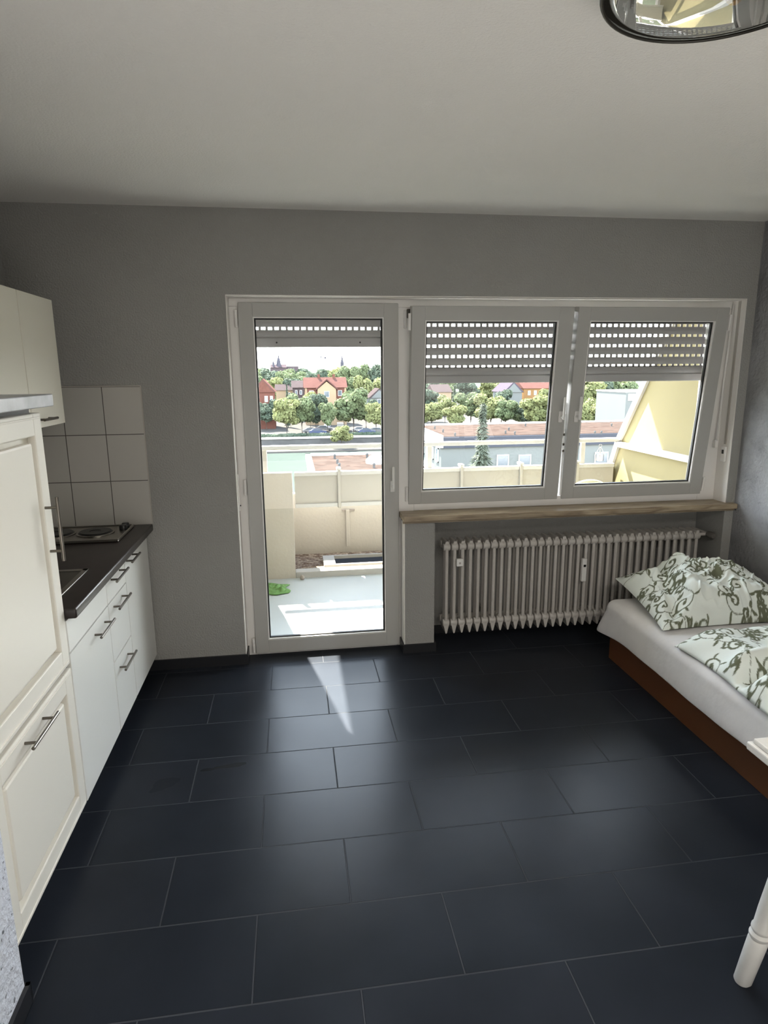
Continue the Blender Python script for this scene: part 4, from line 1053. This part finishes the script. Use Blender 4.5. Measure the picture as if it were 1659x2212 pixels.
def conifer_mesh(seed, loose=False):
    rnd = random.Random(seed); b = B(); t = b.bm
    N = 3600 if loose else 1800
    for _ in range(N):
        z = rnd.random()**1.15; rad_ = (.155*min(1, 1.9*(1-z))*(.55+.45*(1-z)) if loose else .17*(1-z)**.8*(.75+.25*math.sin(z*60)))+.004
        if loose: rad_ *= (.8+.5*noise.noise(Vector((z*9, seed, 0)))); 
        a = rnd.uniform(0, 6.28); q = rad_*math.sqrt(rnd.random())
        if loose: q *= 1+.35*noise.noise(Vector((math.cos(a)*2, math.sin(a)*2, z*8)))
        p = Vector((q*math.cos(a), q*math.sin(a), .06+.94*z-q*.35))
        u = Vector((math.cos(a), math.sin(a), -.35+rnd.uniform(-.3, .3))); w_ = Vector((-math.sin(a), math.cos(a), rnd.uniform(-.4, .4)))
        s = .016*rnd.uniform(.6, 1.4)
        t.faces.new([t.verts.new(p+u*s*1.6), t.verts.new(p+w_*s*.6), t.verts.new(p-u*s), t.verts.new(p-w_*s*.6)])
    b.cyl((0, 0, .05), (0, 0, .93), .085, .004, n=9)
    me = bpy.data.meshes.new('foliage'); b.bm.to_mesh(me); b.bm.free()
    tr = B().cyl((0, 0, 0), (0, 0, .12), .014, .012, n=8); mt = bpy.data.meshes.new('trunk'); tr.bm.to_mesh(mt); tr.bm.free(); mt.materials.append(M['bark'])
    return me, mt
CROWNS = {}
for kind in ('leaf_y', 'leaf_g', 'leaf_d'):
    CROWNS[kind] = []
    for s in (1, 2, 3):
        me, mt = tree_mesh(s*7+len(kind)); me = me.copy(); me.materials.append(M[kind]); CROWNS[kind].append((me, mt))
cm, ct = conifer_mesh(3); cm.materials.append(M['leaf_d']); lm_, lt = conifer_mesh(9, True); lm_.materials.append(M['leaf_c'])
def put_tree(nm, label, group, u, vtop, Y, z0, width_px, meshes, rot=0):
    top = at(u, vtop, Y); hgt = top.z-z0
    wid = width_px/F_PX*(Y-CAM.y)*1.0
    t = thing(nm, label, 'tree', (top.x, Y, z0), group=group)
    me, mt = meshes
    for nmn, m_ in (('foliage' if nm == 'conifer' else 'crown', me), ('trunk', mt)):
        o = bpy.data.objects.new(nmn, m_); COL.objects.link(o); o.parent = t
    k = (.21 if meshes[0] is lm_ else .34) if nm == 'conifer' else .82
    t.scale = (wid/k, wid/k, hgt); t.rotation_euler = (0, 0, rot)
    return t
rnd = random.Random(3)
ST = 'trees lining the street beyond the river'
door_trees = [(573, 862, 172, 62, 'leaf_d'), (557, 850, 188, 50, 'leaf_d'), (617, 858, 153, 66, 'leaf_y'), (650, 848, 156, 66, 'leaf_g'), (680, 846, 164, 58, 'leaf_d'), (706, 868, 154, 44, 'leaf_g'),
              (762, 836, 158, 84, 'leaf_g'), (742, 852, 168, 46, 'leaf_y'), (812, 868, 152, 50, 'leaf_y'), (790, 862, 170, 52, 'leaf_d'), (668, 842, 170, 40, 'leaf_y')]
dl = ['dark tree at the left edge of the door view', 'dark tree farther back at the left edge of the door view', 'round yellow-green street tree left of the car park', 'tall pale green street tree left of the peach house',
      'darker street tree just left of the house gable', 'slim street tree in front of the house gable', 'broad pale green street tree right of the peach house', 'yellow-green tree behind the broad street tree',
      'bright yellow-green tree at the right edge of the door view', 'dark tree behind the bright one at the right of the door view', 'yellow-green crown in front of the left end of the red roof']
for i, ((u, v, Y, w_, k), lab) in enumerate(zip(door_trees, dl)):
    put_tree('street_tree', lab, ST, u, v, Y, ZS, w_, CROWNS[k][i % 3], rnd.uniform(0, 6))
put_tree('conifer', 'dark pointed conifer left of the peach town house', None, 619, 828, 180, ZS, 19, (cm, ct))
put_tree('river_tree', 'small yellow-green tree standing alone below the quay wall', None, 737, 917, 144, ZR+.35, 50, CROWNS['leaf_y'][0])
win_trees = [(922, 836, 190, 64, 'leaf_d', 'dark tree at the left edge of the left window'), (932, 868, 160, 58, 'leaf_y', 'yellow-green tree at the lower left of the left window'),
             (962, 852, 176, 54, 'leaf_y', 'yellow-green tree between dark tree and conifer'), (984, 872, 152, 58, 'leaf_y', 'low yellow-green tree in front of the far conifer'), (1018, 846, 166, 72, 'leaf_g', 'round green tree left of the tall near conifer'),
             (1062, 848, 160, 74, 'leaf_y', 'yellow-green tree behind the tall near conifer'), (1085, 838, 182, 58, 'leaf_d', 'dark tree left of the mauve roof'), (1094, 862, 156, 62, 'leaf_g', 'pale tree right of the tall near conifer'),
             (1125, 866, 158, 60, 'leaf_g', 'pale green tree below the mauve roof'), (1158, 850, 150, 78, 'leaf_y', 'broad yellow tree in front of the orange house'), (1140, 878, 146+8, 44, 'leaf_d', 'dark low tree in front of the orange house'),
             (1190, 838, 162, 60, 'leaf_y', 'yellow tree at the right edge of the left window'), (1176, 868, 152, 56, 'leaf_g', 'green tree below the orange house near the window stile')]
for i, (u, v, Y, w_, k, lab) in enumerate(win_trees): put_tree('street_tree', lab, ST, u, v, Y, ZS, w_, CROWNS[k][(i+1) % 3], rnd.uniform(0, 6))
put_tree('conifer', 'dark pointed far conifer in the left window', None, 982, 832, 178, ZS, 26, (cm, ct))
put_tree('conifer', 'tall loose blue-green conifer standing in front of the flat-roofed building', None, 1044, 872, 56, ZR-.9, 62, (lm_, lt))
wt3 = [(1240, 822, 140, 62, 'leaf_y', 'yellow tree in the gap between the window leaves'), (1268, 806, 150, 84, 'leaf_y', 'yellow-green tree at the left of the right window'), (1300, 818, 158, 84, 'leaf_d', 'dark tree in the middle of the right window'),
       (1290, 858, 132, 66, 'leaf_y', 'low bright tree in the right window'), (1330, 846, 136, 70, 'leaf_y', 'bright tree near the white block in the right window'), (1255, 868, 130, 62, 'leaf_y', 'low bright tree beside the left stile of the right window'),
       (1345, 812, 160, 80, 'leaf_g', 'green tree behind the white block'), (1316, 868, 128, 56, 'leaf_y', 'lowest bright tree beside the white block')]
for i, (u, v, Y, w_, k, lab) in enumerate(wt3): put_tree('street_tree', lab, ST, u, v, Y, -14.4 if Y < 149 else ZS, w_, CROWNS[k][i % 3], rnd.uniform(0, 6))
# woods behind the town
G2 = 'trees of the wood behind the town'
ORD = ['first', 'second', 'third', 'fourth', 'fifth', 'sixth', 'seventh', 'eighth', 'ninth', 'tenth']
k = 0
for (Y, n_, v0, v1, row) in ((235, 8, 806, 818, 'nearest'), (290, 9, 794, 806, 'middle'), (360, 9, 790, 798, 'farthest')):
    for i in range(n_):
        u = 532+(836-532)*(i+.5)/n_ + rnd.uniform(-5, 5)
        vt = rnd.uniform(v0, v1)
        if Y == 290 and 690 < u < 830: vt -= 16
        if Y == 235 and 650 < u < 755: vt = 812
        if Y == 235 and u < 640: vt += 4
        put_tree('wood_tree', '%s tree from the left in the %s row of the wood behind the houses' % (ORD[i], row), G2, u, vt, Y+(14 if i % 2 else -14), ZS, rnd.uniform(50, 60), CROWNS[rnd.choice(['leaf_g', 'leaf_g', 'leaf_d', 'leaf_y'])][k % 3], rnd.uniform(0, 6)); k += 1
for i in range(10):
    u = 895+470*(i+.5)/10
    put_tree('wood_tree', '%s tree from the left in the wood behind the street seen through the windows' % ORD[i], G2, u, rnd.uniform(808, 820), 240+(12 if i % 2 else -6), ZS, rnd.uniform(62, 72), CROWNS[rnd.choice(['leaf_g', 'leaf_d', 'leaf_y'])][k % 3], rnd.uniform(0, 6)); k += 1

# ---- cars
def car(body, lab_shape='car', van=False):
    t = thing('van' if van else 'parked_car', 'x', 'van' if van else 'car', (0, 0, 0))
    b = B()
    if van: pr_ = [(-2.3, .35), (2.3, .35), (2.35, .9), (2.2, 1.1), (1.7, 1.9), (1.5, 2.15), (-2.3, 2.15)]
    else: pr_ = [(-2.1, .35), (2.15, .35), (2.2, .6), (2.05, .82), (1.1, .95), (.45, 1.42), (-1.0, 1.45), (-1.75, 1.0), (-2.1, .92)]
    b.prism(pr_, 'y', -.85, .85); b.build('body', body, t)
    if van: B().box(1.05, 1.75, -.86, .86, 1.2, 1.85, .02).build('side_windows', M['winglass'], t)
    else: B().prism([(.95, .98), (.38, 1.36), (-.92, 1.38), (-1.45, 1.0)], 'y', -.862, .862).build('side_windows', M['winglass'], t)
    for x in (-1.35, 1.35):
        for s_ in (-1, 1): B().cyl((x, s_*.68, .32), (x, s_*.88, .32), .32, n=14).build('wheel', M['tyre'], t)
    reg(t); return t
protos = {}
def place_car(kind, u, v, Y, lab, rot=0.0):
    p = at(u, v, Y)
    loc = (p.x, Y, ZS)
    if kind not in protos:
        o = car(M[kind] if kind != 'van' else M['car_w'], van=kind == 'van'); protos[kind] = o; o.location = loc; o.rotation_euler = (0, 0, rot); o['label'] = lab
    else: o = dup(protos[kind], loc, lab, rot=(0, 0, rot))
    o['group'] = 'cars parked along the street'; return o
place_car('car_b', 686, 925, 157, 'dark blue parked car left of the middle of the street', .1)
place_car('car_s', 672, 925, 160, 'silver parked car just left of the dark blue one')
place_car('car_s', 700, 918, 166, 'silver parked car in front of the house gable')
place_car('car_w', 778, 921, 160, 'white parked car below the broad street tree')
place_car('car_b', 792, 925, 155, 'dark blue parked car right of the white one')
place_car('car_b', 708, 914, 171, 'dark parked car close to the house wall', 1.4)
place_car('car_s', 815, 924, 157, 'silver parked car at the right edge of the door view')
place_car('van', 735, 914, 165, 'white van parked right of the house gable', 1.5)
place_car('car_s', 1150, 906, 160, 'silver parked car beyond the flat roof in the left window')
place_car('car_w', 1130, 906, 163, 'white parked car beyond the flat roof in the left window')
place_car('car_b', 1172, 909, 158, 'dark parked car beyond the flat roof near the window stile')
place_car('car_b', 960, 911, 160, 'dark parked car at the left end beyond the long flat roof')
place_car('car_w', 1262, 909, 160, 'white parked car beyond the flat roof in the right window')
hd_ = B()
for i in range(60):
    hd_.ico((-14+i*.62+random.uniform(-.2, .2), 151.0+random.uniform(-.2, .2), ZS+.4), .62, 2, (1, .8, .85), .5, 2)
tag(hd_.build('hedge', M['leaf_d'], origin=(4, 151, ZS)), 'low clipped hedge along the street above the quay wall', 'hedge')

# let the sheet, cloth etc. be evaluated
bpy.context.view_layer.update()
